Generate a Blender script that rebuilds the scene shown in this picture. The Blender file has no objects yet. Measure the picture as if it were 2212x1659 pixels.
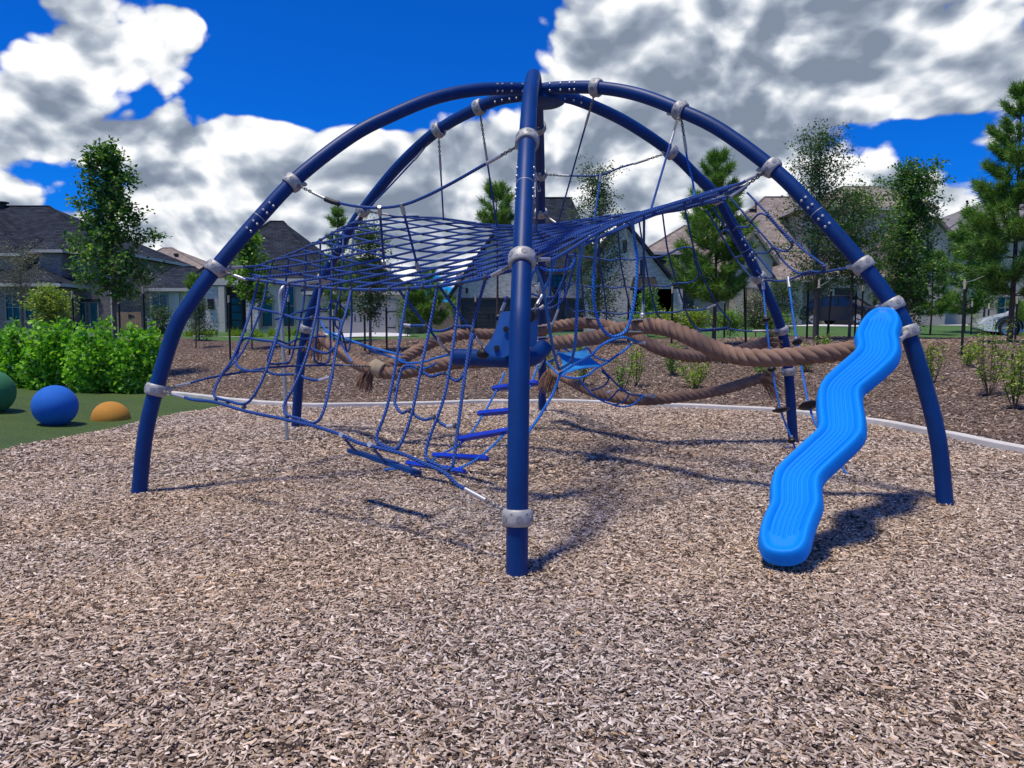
import bpy, math, random
import numpy as np
from mathutils import Vector, Matrix, noise as mnoise
rnd = random.Random(11)
nrg = np.random.default_rng(5)
scene = bpy.context.scene
COL = scene.collection
PI = math.pi

# ---------------------------------------------------------------- camera (eye height 1.5 m)
EYE = 1.5
FPX, PITCH, PW, PH = 1610.0, 0.0769, 2212.0, 1659.0
cam_d = bpy.data.cameras.new('camera')
cam_d.sensor_width = 36.0
cam_d.lens = FPX / PW * 36.0
cam_d.clip_start = 0.05
cam_d.clip_end = 3000.0
cam = bpy.data.objects.new('camera', cam_d)
COL.objects.link(cam)
cam.location = (0, 0, EYE)
cam.rotation_euler = (PI / 2 - PITCH, 0, 0)
scene.camera = cam
scene.view_settings.view_transform = 'Standard'
scene.view_settings.look = 'None'
scene.view_settings.exposure = 0.32
scene.view_settings.gamma = 1.0

FW = np.array([0, math.cos(PITCH), -math.sin(PITCH)])
UP = np.array([0, math.sin(PITCH), math.cos(PITCH)])
RT = np.array([1.0, 0, 0])
EYEP = np.array([0, 0, EYE])
def ray(x, y):
    return FW + (x - PW / 2) / FPX * RT - (y - PH / 2) / FPX * UP
def at(x, y, Y):
    """a surveyed point of the photograph at ground distance Y"""
    d = ray(x, y)
    return EYEP + d * (Y / d[1])
def onplane(x, y, p0, n):
    d = ray(x, y)
    return EYEP + d * (np.dot(np.asarray(p0) - EYEP, n) / np.dot(d, n))

# ---------------------------------------------------------------- mesh collection
class MB:
    def __init__(self):
        self.v, self.f, self.uv, self.n = [], [], [], 0
        self.mi = []
    def add(self, verts, faces, uvs=None, mi=0):
        b = self.n
        verts = [tuple(map(float, p)) for p in verts]
        self.v += verts
        self.n += len(verts)
        for i, fc in enumerate(faces):
            self.f.append(tuple(b + k for k in fc))
            self.uv.append(uvs[i] if uvs is not None else None)
            self.mi.append(mi)
        return b
    def box(self, c, s, rz=0.0, M=None, mi=0):
        hx, hy, hz = s[0] / 2, s[1] / 2, s[2] / 2
        vs = [Vector((x, y, z)) for x in (-hx, hx) for y in (-hy, hy) for z in (-hz, hz)]
        R = M if M is not None else Matrix.Rotation(rz, 3, 'Z')
        vs = [R @ p + Vector(c) for p in vs]
        self.add(vs, [(0, 1, 3, 2), (4, 6, 7, 5), (0, 4, 5, 1), (2, 3, 7, 6), (0, 2, 6, 4), (1, 5, 7, 3)], mi=mi)
    def tube(self, pts, r, n=8, caps=True, vscale=1.0, mi=0, twist=0.0):
        P = np.asarray(pts, float)
        m = len(P)
        R = np.full(m, r, float) if np.isscalar(r) else np.asarray(r, float)
        T = np.gradient(P, axis=0)
        T /= np.linalg.norm(T, axis=1)[:, None] + 1e-12
        N = np.zeros_like(P)
        a = np.array([0, 0, 1.0]) if abs(T[0][2]) < .9 else np.array([1.0, 0, 0])
        nn = np.cross(T[0], a); nn /= np.linalg.norm(nn)
        for i in range(m):
            nn = nn - T[i] * np.dot(nn, T[i]); nn /= np.linalg.norm(nn) + 1e-12
            N[i] = nn
        Bn = np.cross(T, N)
        th = np.linspace(0, 2 * PI, n, endpoint=False)
        L = np.concatenate([[0], np.cumsum(np.linalg.norm(np.diff(P, axis=0), axis=1))]) * vscale
        V = (P[:, None, :] + R[:, None, None] * (np.cos(th)[None, :, None] * N[:, None, :] + np.sin(th)[None, :, None] * Bn[:, None, :])).reshape(-1, 3)
        F, U = [], []
        for i in range(m - 1):
            for k in range(n):
                k2 = (k + 1) % n
                F.append((i * n + k, i * n + k2, (i + 1) * n + k2, (i + 1) * n + k))
                U.append(((k / n, L[i]), ((k + 1) / n, L[i]), ((k + 1) / n, L[i + 1]), (k / n, L[i + 1])))
        if caps:
            F.append(tuple(range(n - 1, -1, -1))); U.append([(0, 0)] * n)
            F.append(tuple((m - 1) * n + k for k in range(n))); U.append([(0, 0)] * n)
        self.add(V, F, U, mi=mi)
    def lathe(self, prof, p0, axis, n=16, mi=0, close=False):
        """prof: (radius, height along axis) pairs"""
        ax = Vector(axis).normalized()
        q = ax.to_track_quat('Z', 'Y').to_matrix()
        vs, fs = [], []
        for r, h in prof:
            for k in range(n):
                t = 2 * PI * k / n
                vs.append(q @ Vector((r * math.cos(t), r * math.sin(t), h)) + Vector(p0))
        m = len(prof)
        for i in range(m - 1 if not close else m):
            j = (i + 1) % m
            for k in range(n):
                k2 = (k + 1) % n
                fs.append((i * n + k, i * n + k2, j * n + k2, j * n + k))
        if not close:
            if prof[0][0] > 1e-6: fs.append(tuple(range(n - 1, -1, -1)))
            if prof[-1][0] > 1e-6: fs.append(tuple((m - 1) * n + k for k in range(n)))
        self.add(vs, fs, mi=mi)
    def ball(self, c, r, seg=12, rings=8, sx=1, sy=1, sz=1, mi=0):
        vs, fs = [], []
        for i in range(rings + 1):
            ph = -PI / 2 + PI * i / rings
            for k in range(seg):
                t = 2 * PI * k / seg
                vs.append((c[0] + r * sx * math.cos(ph) * math.cos(t), c[1] + r * sy * math.cos(ph) * math.sin(t), c[2] + r * sz * math.sin(ph)))
        for i in range(rings):
            for k in range(seg):
                k2 = (k + 1) % seg
                fs.append((i * seg + k, i * seg + k2, (i + 1) * seg + k2, (i + 1) * seg + k))
        self.add(vs, fs, mi=mi)
    def prism(self, poly, h0, h1, M=None, mi=0):
        """poly in local xy, extruded along local z from h0 to h1, then placed by 4x4 M"""
        n = len(poly)
        vs = [Vector((p[0], p[1], h0)) for p in poly] + [Vector((p[0], p[1], h1)) for p in poly]
        if M is not None: vs = [M @ p for p in vs]
        fs = [tuple(range(n - 1, -1, -1)), tuple(range(n, 2 * n))]
        fs += [(i, (i + 1) % n, n + (i + 1) % n, n + i) for i in range(n)]
        self.add(vs, fs, mi=mi)

def root_loc(o):
    while o.parent is not None: o = o.parent
    return np.array(o.location)
def build(name, mb, mats, parent=None, smooth=False, loc=None, color=None):
    """link the collected faces as ONE object; vertices are given in world space"""
    me = bpy.data.meshes.new(name)
    off = root_loc(parent) if parent is not None else (np.array(loc, float) if loc is not None else np.zeros(3))
    V = np.asarray(mb.v, float) - off
    me.from_pydata(V.tolist(), [], mb.f)
    if not isinstance(mats, (list, tuple)): mats = [mats]
    for m in mats: me.materials.append(m)
    if len(mats) > 1: me.polygons.foreach_set('material_index', mb.mi)
    if any(u is not None for u in mb.uv):
        ul = me.uv_layers.new(name='uv')
        flat = []
        for fc, u in zip(mb.f, mb.uv):
            for k in range(len(fc)): flat += list(u[k]) if u is not None else [0, 0]
        ul.data.foreach_set('uv', flat)
    if smooth:
        me.polygons.foreach_set('use_smooth', [True] * len(me.polygons))
        try: me.set_sharp_from_angle(angle=math.radians(smooth if smooth is not True and smooth > 1 else 42))
        except Exception: pass
    me.update()
    o = bpy.data.objects.new(name, me)
    COL.objects.link(o)
    if parent is not None: o.parent = parent
    elif loc is not None: o.location = loc
    return o
def thing(name, label, cat, loc, group=None):
    o = bpy.data.objects.new(name, None)
    COL.objects.link(o)
    o.location = loc
    o.empty_display_size = .2
    return tag(o, label, cat, group)
def tag(o, label=None, cat=None, group=None, kind=None):
    if label: o['label'] = label
    if cat: o['category'] = cat
    if group: o['group'] = group
    if kind: o['kind'] = kind
    return o
def copy_tree(o, parent=None):
    c = o.copy(); COL.objects.link(c)
    if parent is not None: c.parent = parent
    for ch in o.children: copy_tree(ch, c)
    return c
def smoothpath(P, k=6, closed=False):
    P = [np.asarray(p, float) for p in P]
    if len(P) < 3: 
        return np.array([P[0] + (P[-1] - P[0]) * t for t in np.linspace(0, 1, k + 1)])
    out, n = [], len(P)
    for i in range(n if closed else n - 1):
        if closed: p0, p1, p2, p3 = P[i - 1], P[i], P[(i + 1) % n], P[(i + 2) % n]
        else: p0, p1, p2, p3 = P[max(i - 1, 0)], P[i], P[i + 1], P[min(i + 2, n - 1)]
        for t in np.linspace(0, 1, k, endpoint=False):
            out.append(.5 * (2 * p1 + (p2 - p0) * t + (2 * p0 - 5 * p1 + 4 * p2 - p3) * t * t + (3 * p1 - p0 - 3 * p2 + p3) * t ** 3))
    if not closed: out.append(P[-1])
    return np.array(out)

# ---------------------------------------------------------------- materials
def newmat(name):
    m = bpy.data.materials.new(name); m.use_nodes = True
    nt = m.node_tree
    return m, nt, nt.nodes['Principled BSDF'], nt.nodes, nt.links
def ramp(N, stops, interp='LINEAR'):
    r = N.new('ShaderNodeValToRGB'); r.color_ramp.interpolation = interp
    e = r.color_ramp.elements
    while len(e) < len(stops): e.new(.5)
    for k, (p, c) in enumerate(stops):
        e[k].position = p; e[k].color = (*c, 1) if len(c) == 3 else c
    return r
def coords(N, kind='Object'):
    return N.new('ShaderNodeTexCoord').outputs[kind]
def noise(N, L, vec, scale, detail=4, rough=.5, dist=0):
    n = N.new('ShaderNodeTexNoise')
    n.inputs['Scale'].default_value = scale; n.inputs['Detail'].default_value = detail
    n.inputs['Roughness'].default_value = rough; n.inputs['Distortion'].default_value = dist
    if vec is not None: L.new(vec, n.inputs['Vector'])
    return n
def bump(N, L, h, strength, dist, b):
    bp = N.new('ShaderNodeBump'); bp.inputs['Strength'].default_value = strength
    bp.inputs['Distance'].default_value = dist
    L.new(h, bp.inputs['Height']); L.new(bp.outputs['Normal'], b.inputs['Normal'])
    return bp
def mathn(N, L, op, a, b=None, c=None, clamp=False):
    n = N.new('ShaderNodeMath'); n.operation = op; n.use_clamp = clamp
    for i, x in enumerate((a, b, c)):
        if x is None: continue
        if isinstance(x, (int, float)): n.inputs[i].default_value = x
        else: L.new(x, n.inputs[i])
    return n.outputs[0]
def vmath(N, L, op, a, b=None):
    n = N.new('ShaderNodeVectorMath'); n.operation = op
    for i, x in enumerate((a, b)):
        if x is None: continue
        if isinstance(x, (tuple, list)): n.inputs[i].default_value = x
        else: L.new(x, n.inputs[i])
    return n.outputs['Value'] if op in ('LENGTH', 'DOT_PRODUCT', 'DISTANCE') else n.outputs['Vector']
def mixc(N, L, fac, a, b, mode='MIX'):
    n = N.new('ShaderNodeMix'); n.data_type = 'RGBA'; n.blend_type = mode
    for s, x in ((n.inputs['Factor'], fac), (n.inputs[6], a), (n.inputs[7], b)):
        if isinstance(x, (int, float)): s.default_value = x
        elif isinstance(x, (tuple, list)): s.default_value = (*x, 1) if len(x) == 3 else x
        else: L.new(x, s)
    return n.outputs[2]
def simple(name, c, rough=.6, metal=0.0, var=.15, vscale=3.0, bmp=0.0, bscale=60.0, spec=None):
    """a plain surface with slow tonal drift and a fine grain"""
    m, nt, b, N, L = newmat(name)
    co = coords(N)
    n1 = noise(N, L, co, vscale, 5, .6)
    lo = tuple(x * (1 - var) for x in c); hi = tuple(min(1, x * (1 + var)) for x in c)
    r = ramp(N, [(.3, lo), (.7, hi)])
    L.new(n1.outputs['Fac'], r.inputs['Fac']); L.new(r.outputs['Color'], b.inputs['Base Color'])
    b.inputs['Roughness'].default_value = rough; b.inputs['Metallic'].default_value = metal
    if spec is not None: b.inputs['Specular IOR Level'].default_value = spec
    if bmp:
        n2 = noise(N, L, co, bscale, 3, .6)
        bump(N, L, n2.outputs['Fac'], bmp, .01, b)
    return m
# ---------------------------------------------------------------- sun and sky
SUN_DIR = Vector((-0.24, -0.16, 1.0)).normalized()      # towards the sun: nearly overhead, on the camera's side to light the house fronts, a little left
sun_el = math.asin(SUN_DIR.z)
sd = bpy.data.lights.new('sun', 'SUN'); sd.energy = 3.1; sd.angle = math.radians(7); sd.color = (1, .91, .76)
so = bpy.data.objects.new('sun', sd); COL.objects.link(so)
so.rotation_euler = SUN_DIR.to_track_quat('Z', 'Y').to_euler(); so.location = (0, 0, 30)
W = bpy.data.worlds.new('World'); scene.world = W; W.use_nodes = True
def make_world():
    nt = W.node_tree; N, L = nt.nodes, nt.links
    bg = N['Background']; bg.inputs['Strength'].default_value = 0.1
    sky = N.new('ShaderNodeTexSky'); sky.sky_type = 'NISHITA'; sky.sun_disc = False
    sky.sun_elevation = sun_el; sky.sun_rotation = math.atan2(SUN_DIR.x, SUN_DIR.y)
    sky.air_density = 1.0; sky.dust_density = 0.3; sky.ozone_density = 3.0
    blue = mixc(N, L, 1.0, sky.outputs['Color'], (.015, .37, 1.12), 'MULTIPLY')
    V = N.new('ShaderNodeTexCoord').outputs['Generated']
    # where the cloud banks stand: direction, angular half-size across / up, weight
    blobs = [(90, 90, 330, 190, .62), (300, 60, 170, 90, .5), (60, 330, 240, 100, .40), (230, 230, 160, 90, .3), (420, 70, 70, 40, .25),
             (470, 330, 120, 110, .62), (690, 330, 130, 95, .60), (560, 450, 420, 130, .55), (900, 400, 420, 130, .62),
             (985, 260, 110, 70, .42), (1250, 430, 420, 170, .62), (1100, 600, 1900, 190, .52), (1480, 70, 380, 150, .66), (1230, 40, 110, 60, .36),
             (1650, 230, 420, 170, .66), (1950, 120, 340, 190, .62), (2200, 220, 170, 80, .4), (1330, 170, 180, 90, .5),
             (2110, 330, 75, 50, .40), (1800, 370, 200, 70, .45), (1900, 430, 120, 60, .38), (2050, 450, 65, 50, .42), (1080, 75, 50, 22, .22), (300, 290, 70, 30, .16), (2000, 560, 500, 110, .32),
             (1985, 310, 170, 60, -.95), (2110, 400, 90, 40, -.42), (1840, 108, 26, 22, -.5), (1640, 395, 60, 30, -.35), (150, 390, 110, 50, -.62), (860, 120, 330, 170, -.5), (620, 90, 150, 130, -.4), (330, 250, 110, 60, -.45)]
    acc = None
    for (px, py, rx, ry, a) in blobs:
        d = Vector(ray(px, py)).normalized()
        k = 1.25 / FPX
        dv = vmath(N, L, 'SUBTRACT', V, tuple(d))
        dv = vmath(N, L, 'MULTIPLY', dv, (1 / (rx * k), 1 / (max(rx, ry) * k), 1 / (ry * k)))
        ln = vmath(N, L, 'LENGTH', dv)
        mr = N.new('ShaderNodeMapRange'); mr.interpolation_type = 'SMOOTHSTEP'
        L.new(ln, mr.inputs['Value'])
        mr.inputs['From Min'].default_value = 0.25; mr.inputs['From Max'].default_value = 1.35
        mr.inputs['To Min'].default_value = a; mr.inputs['To Max'].default_value = 0
        acc = mr.outputs['Result'] if acc is None else mathn(N, L, 'ADD', acc, mr.outputs['Result'])
    # the rest of the sky dome, out of the photograph: broken cloud
    sep = N.new('ShaderNodeSeparateXYZ'); L.new(V, sep.inputs[0])
    back = N.new('ShaderNodeMapRange'); L.new(sep.outputs['Y'], back.inputs['Value'])
    back.inputs['From Min'].default_value = .75; back.inputs['From Max'].default_value = .35
    back.inputs['To Min'].default_value = 0; back.inputs['To Max'].default_value = .52
    acc = mathn(N, L, 'ADD', acc, back.outputs['Result'])
    def field(vec):
        w = noise(N, L, vec, 3.0, 1, .5)
        wv = vmath(N, L, 'MULTIPLY', vmath(N, L, 'SUBTRACT', w.outputs['Color'], (.5, .5, .5)), (.12, .12, .12))
        p = vmath(N, L, 'ADD', vec, wv)
        p = vmath(N, L, 'MULTIPLY', p, (1, 1, 1.35))
        big = noise(N, L, p, 5.2, 7, .54)
        vo = N.new('ShaderNodeTexVoronoi'); vo.feature = 'F1'; vo.inputs['Scale'].default_value = 13.0
        vo.inputs['Detail'].default_value = 2.0; vo.inputs['Roughness'].default_value = .55
        L.new(p, vo.inputs['Vector'])
        puff = mathn(N, L, 'MULTIPLY', mathn(N, L, 'SUBTRACT', .42, vo.outputs['Distance']), .55)
        return mathn(N, L, 'ADD', mathn(N, L, 'MULTIPLY', mathn(N, L, 'SUBTRACT', big.outputs['Fac'], .5), 1.25), puff)
    f0 = field(V)
    f1 = field(vmath(N, L, 'ADD', V, (-.012, 0, .030)))
    dens = mathn(N, L, 'ADD', acc, f0)
    al = N.new('ShaderNodeMapRange'); al.interpolation_type = 'SMOOTHSTEP'; L.new(dens, al.inputs['Value'])
    al.inputs['From Min'].default_value = .40; al.inputs['From Max'].default_value = .56
    # billows: brighter where the cloud thins out towards the light, grey where there is more cloud above
    lit = mathn(N, L, 'SUBTRACT', f0, f1)
    thick = mathn(N, L, 'MULTIPLY', mathn(N, L, 'SUBTRACT', dens, .62), -.28)
    bigc = noise(N, L, V, 3.1, 3, .55)
    bb = mathn(N, L, 'MULTIPLY', mathn(N, L, 'SUBTRACT', bigc.outputs['Fac'], .5), .6)
    spots = [(70, 210, 260, 90, -.22), (1640, 230, 380, 80, -.26), (1500, 60, 160, 50, -.12), (1880, 150, 200, 60, -.16), (860, 400, 300, 50, -.14), (1300, 350, 200, 70, -.08),
             (470, 300, 110, 80, .26), (690, 285, 90, 60, .30), (980, 270, 150, 70, .22), (380, 80, 90, 70, .22), (1240, 300, 160, 110, .22), (1440, 60, 150, 60, .14), (1790, 160, 130, 80, .22), (2050, 80, 160, 80, .2), (200, 130, 120, 60, .16), (1560, 150, 60, 60, .12), (300, 330, 200, 80, .1), (1150, 560, 900, 80, .16)]
    br = None
    for (px, py, rx, ry, a) in spots:
        d = Vector(ray(px, py)).normalized(); k = 1.25 / FPX
        ln = vmath(N, L, 'LENGTH', vmath(N, L, 'MULTIPLY', vmath(N, L, 'SUBTRACT', V, tuple(d)), (1 / (rx * k), 1 / (max(rx, ry) * k), 1 / (ry * k))))
        mr = N.new('ShaderNodeMapRange'); mr.interpolation_type = 'SMOOTHSTEP'; L.new(ln, mr.inputs['Value'])
        mr.inputs['From Min'].default_value = .1; mr.inputs['From Max'].default_value = 1.3; mr.inputs['To Min'].default_value = a; mr.inputs['To Max'].default_value = 0
        br = mr.outputs['Result'] if br is None else mathn(N, L, 'ADD', br, mr.outputs['Result'])
    bb = mathn(N, L, 'ADD', bb, br)
    sh = mathn(N, L, 'ADD', mathn(N, L, 'ADD', mathn(N, L, 'MULTIPLY', lit, 2.1), thick), mathn(N, L, 'ADD', bb, .60))
    cr = ramp(N, [(0.0, (1.8, 2.2, 2.9)), (.30, (2.8, 3.25, 4.0)), (.52, (4.2, 4.65, 5.3)), (.78, (6.8, 7.05, 7.4)), (1.0, (8.6, 8.6, 8.6))])
    L.new(sh, cr.inputs['Fac'])
    # unseen clouds on the camera's side are brightened and warmed to fill house fronts
    fb = N.new('ShaderNodeMapRange'); fb.interpolation_type = 'SMOOTHSTEP'; L.new(sep.outputs['Y'], fb.inputs['Value'])
    fb.inputs['From Min'].default_value = .35; fb.inputs['From Max'].default_value = -.35; fb.inputs['To Min'].default_value = 0; fb.inputs['To Max'].default_value = 1
    fill_clouds = mixc(N, L, 1.0, cr.outputs['Color'], (2.9, 2.35, 1.75), 'MULTIPLY')
    ccol = mixc(N, L, fb.outputs['Result'], cr.outputs['Color'], fill_clouds)
    out = mixc(N, L, al.outputs['Result'], blue, ccol)
    L.new(out, bg.inputs['Color'])
make_world()
W.cycles.sampling_method = 'MANUAL'; W.cycles.sample_map_resolution = 128
# ---------------------------------------------------------------- lie of the land
KERB = smoothpath([(-34, 21.5), (-22, 20.6), (-13.3, 19.35), (-11, 19.2), (-8.1, 16.75), (-4.4, 13.98), (-2.64, 13.85), (-.05, 14.35), (1.71, 14.1), (3.34, 13.6),
                   (4.75, 12.8), (5.64, 11.37), (6.1, 8.8), (6.5, 5.5), (7.0, 1), (7.2, -4), (5, -9)], 8)[:, :2] if False else None
def path2(P, k=8):
    return smoothpath([np.array([p[0], p[1], 0.0]) for p in P], k)[:, :2]
KERB = path2([(-34, 21.5), (-22, 20.6), (-13.3, 19.35), (-11, 19.2), (-8.1, 16.75), (-4.4, 13.98), (-2.64, 13.85), (-.05, 14.35), (1.71, 14.1), (3.34, 13.6),
              (4.75, 12.8), (5.64, 11.37), (6.1, 8.8), (6.5, 5.5), (7.0, 1), (7.2, -4), (5, -9)])
LOOP = np.vstack([KERB, [(-34, -9)]])
def inside(P, poly):
    P = np.atleast_2d(P); x, y = P[:, 0], P[:, 1]
    c = np.zeros(len(P), bool); n = len(poly)
    for i in range(n):
        x1, y1 = poly[i]; x2, y2 = poly[(i + 1) % n]
        if y1 == y2: continue
        t = ((y1 > y) != (y2 > y)) & (x < (x2 - x1) * (y - y1) / (y2 - y1) + x1)
        c ^= t
    return c
def dist_line(P, line):
    P = np.atleast_2d(P); d = np.full(len(P), 1e9)
    for a, b in zip(line[:-1], line[1:]):
        ab = b - a; t = np.clip(((P - a) @ ab) / (ab @ ab + 1e-12), 0, 1)
        d = np.minimum(d, np.linalg.norm(P - (a + t[:, None] * ab), axis=1))
    return d
def sst(t):
    t = np.clip(t, 0, 1); return t * t * (3 - 2 * t)
DC = (0.269, 8.39)     # centre of the dome
def h_play(P):
    P = np.atleast_2d(P); x, y = P[:, 0], P[:, 1]
    z = -.10 * np.exp(-((x - 3.9) ** 2 + (y - 10.2) ** 2) / 2.5) + .09 * np.exp(-((x - .5) ** 2 + (y - 12.4) ** 2) / 3) + .04 * np.exp(-((x + 3.1) ** 2 + (y - 10.6) ** 2) / 2) + .02 * np.exp(-((x) ** 2 + (y - 4.4) ** 2) / 1)
    z += .018 * np.sin(x * 1.7 + .6 * y) * np.sin(y * 1.3 - .4 * x) + .012 * np.sin(x * 3.9 + 1) * np.sin(y * 4.3)
    return z
def h_out(P):
    P = np.atleast_2d(P); x, y = P[:, 0], P[:, 1]
    d = dist_line(P, KERB)
    z = .06 + 1.0 * sst(d / 11.0 + .02) + .05 * np.sin(x * .7 + 1.2) * np.sin(y * .6) * sst(d / 2) + .02 * np.sin(x * 2.3) * np.sin(y * 2.9 + x) * sst(d / 1.5)
    z += .50 * sst((x - 2) / 16) * sst((y - 17) / 28) + .18 * sst((-x - 12) / 12) * sst((y - 30) / 20)
    return z
def gz(x, y):
    p = np.array([[x, y]])
    return float((h_play(p) if inside(p, LOOP)[0] else h_out(p))[0])
def gp(px, Y):
    """ground point below picture column px at distance Y"""
    x = (px - PW / 2) / FPX * (Y * math.cos(PITCH)) * 1.004
    return np.array([x, Y, gz(x, Y)])

from mathutils.geometry import delaunay_2d_cdt
def sheet(name, loop, step, hfun, mat, dz=0.0, kind='structure', extra=None):
    loop = np.asarray(loop); n = len(loop)
    lo, hi = loop.min(0), loop.max(0)
    gx, gy = np.meshgrid(np.arange(lo[0], hi[0], step), np.arange(lo[1], hi[1], step))
    G = np.stack([gx.ravel(), gy.ravel()], 1)
    G += (nrg.random(G.shape) - .5) * step * .2
    G = G[inside(G, loop)]
    G = G[dist_line(G, np.vstack([loop, loop[:1]])) > step * .35]
    V = [Vector(p) for p in loop] + [Vector(p) for p in G]
    r = delaunay_2d_cdt(V, [(i, (i + 1) % n) for i in range(n)], [], 1, 1e-5)
    P = np.array([(v.x, v.y) for v in r[0]])
    z = hfun(P) + dz
    mb = MB(); fs = []
    for f in r[2]:
        a, b, c = P[f[0]], P[f[1]], P[f[2]]
        cr = (b[0] - a[0]) * (c[1] - a[1]) - (b[1] - a[1]) * (c[0] - a[0])
        fs.append(tuple(f) if cr > 0 else tuple(reversed(f)))
    mb.add(np.column_stack([P, z]), fs)
    o = build(name, mb, mat, smooth=True)
    if kind: o['kind'] = kind
    return o

def chip_mat(name, stops, dark, scale, orange=None):
    m, nt, b, N, L = newmat(name)
    co = coords(N)
    w = noise(N, L, co, 9, 2)
    p = vmath(N, L, 'ADD', co, vmath(N, L, 'MULTIPLY', w.outputs['Color'], (.05, .05, .05)))
    ps = vmath(N, L, 'MULTIPLY', p, (1.0, 2.1, 1))
    v = N.new('ShaderNodeTexVoronoi'); v.inputs['Scale'].default_value = scale; L.new(ps, v.inputs['Vector'])
    ps2 = vmath(N, L, 'MULTIPLY', p, (2.0, 1.1, 1))
    v2 = N.new('ShaderNodeTexVoronoi'); v2.inputs['Scale'].default_value = scale * .9; L.new(ps2, v2.inputs['Vector'])
    sel = noise(N, L, co, scale * .5, 1)
    s01 = mathn(N, L, 'GREATER_THAN', sel.outputs['Fac'], .5)
    cc = mixc(N, L, s01, v.outputs['Color'], v2.outputs['Color'])
    dd = N.new('ShaderNodeMix'); L.new(s01, dd.inputs[0]); L.new(v.outputs['Distance'], dd.inputs[2]); L.new(v2.outputs['Distance'], dd.inputs[3])
    sp = N.new('ShaderNodeSeparateColor'); L.new(cc, sp.inputs[0])
    r = ramp(N, stops); L.new(sp.outputs[0], r.inputs['Fac'])
    big = noise(N, L, co, .55, 5, .65)
    tint = ramp(N, [(.3, (.80, .82, .86)), (.55, (1, .98, .95)), (.72, (1.18, 1.0, .82))]); L.new(big.outputs['Fac'], tint.inputs['Fac'])
    c1 = mixc(N, L, 1.0, r.outputs['Color'], tint.outputs['Color'], 'MULTIPLY')
    gap = N.new('ShaderNodeMapRange'); L.new(dd.outputs[0], gap.inputs['Value']); gap.inputs['From Min'].default_value = .42; gap.inputs['From Max'].default_value = .62
    c2 = mixc(N, L, gap.outputs['Result'], c1, dark)
    L.new(c2, b.inputs['Base Color']); b.inputs['Roughness'].default_value = .9; b.inputs['Specular IOR Level'].default_value = .2
    hh = mathn(N, L, 'ADD', mathn(N, L, 'MULTIPLY', dd.outputs[0], -1.0), sp.outputs[1])
    bump(N, L, hh, .8, .012, b)
    return m
CHIPS = [(0, (.09, .06, .044)), (.25, (.22, .16, .122)), (.5, (.35, .265, .21)), (.75, (.47, .37, .30)), (.93, (.64, .54, .455)), (1, (.45, .28, .14))]
MULCH = [(0, (.07, .046, .035)), (.3, (.155, .108, .082)), (.6, (.25, .18, .138)), (.85, (.37, .27, .21)), (1, (.5, .39, .31))]
m_chip = chip_mat('wood_chip_ground', CHIPS, (.05, .037, .03), 30)
m_mulch = chip_mat('bark_mulch', MULCH, (.022, .016, .014), 20)
sheet('play_surface', LOOP, .45, h_play, m_chip)
OUTER = path2([(9.5, -9), (14, -4), (18, 4), (24, 12), (30, 20.5), (22, 24.5), (14, 25.5), (6, 26.5), (0, 27), (-6, 27), (-14, 29), (-22, 31), (-34, 33)], 6)
BERM = np.vstack([KERB, OUTER])
sheet('mulch_bed', BERM, .7, h_out, m_mulch)

# kerb: a low concrete band, rounded top, joints every few metres
m_conc = simple('concrete', (.62, .60, .55), .85, 0, .14, 2.2, .25, 90)
def make_kerb():
    mb = MB(); n = len(KERB)
    t = np.gradient(KERB, axis=0); t /= np.linalg.norm(t, axis=1)[:, None]
    nn = np.stack([-t[:, 1], t[:, 0]], 1)
    prof = [(-.07, -.35), (-.07, .07), (-.06, .085), (.06, .085), (.07, .07), (.07, -.35)]
    fine = []
    V = []
    for i in range(n):
        z = h_play(KERB[i:i + 1])[0] * .5
        for a, h in prof: V.append((KERB[i][0] + nn[i][0] * a, KERB[i][1] + nn[i][1] * a, z + h))
    k = len(prof)
    F = [(i * k + j, (i + 1) * k + j, (i + 1) * k + j + 1, i * k + j + 1) for i in range(n - 1) for j in range(k - 1)]
    mb.add(V, F)
    o = build('kerb', mb, m_conc, smooth=30); o['kind'] = 'structure'
make_kerb()

# artificial turf on a low mound, left of the chips
TURF_IN = path2([(-7.0, -6), (-6.6, 2), (-6.2, 6), (-6.1, 8.8), (-6.05, 9.9), (-5.87, 10.95), (-5.75, 12.6), (-5.45, 14.55)], 5)
tk = [p for p in KERB if p[0] < -5.6]
TURF = np.vstack([TURF_IN, np.array(tk[::-1])[:, :]])
TURF = TURF[np.concatenate([[True], np.linalg.norm(np.diff(TURF, axis=0), axis=1) > .05])]
TURF = np.vstack([TURF, [(-34, -6)]])
def h_turf(P):
    P = np.atleast_2d(P)
    d = np.minimum(dist_line(P, TURF_IN), dist_line(P, KERB))
    return h_play(P) * np.clip(1 - d, .2, 1) + .008 + .30 * sst(d / 5.0)
m_turf, nt, b, N, L = newmat('artificial_turf')
co = coords(N)
n1 = noise(N, L, vmath(N, L, 'MULTIPLY', co, (1, .6, 1)), 62, 5, .8); n2 = noise(N, L, co, 1.3, 4, .6)
r1 = ramp(N, [(.34, (.010, .026, .002)), (.5, (.05, .10, .010)), (.68, (.15, .22, .035))]); L.new(n1.outputs['Fac'], r1.inputs['Fac'])
t1 = ramp(N, [(.3, (.8, .85, .8)), (.7, (1.15, 1.1, 1.0))]); L.new(n2.outputs['Fac'], t1.inputs['Fac'])
L.new(mixc(N, L, 1.0, r1.outputs['Color'], t1.outputs['Color'], 'MULTIPLY'), b.inputs['Base Color']); b.inputs['Roughness'].default_value = .8
bump(N, L, n1.outputs['Fac'], .9, .02, b)
sheet('turf_mound', TURF, .5, h_turf, m_turf)

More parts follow.
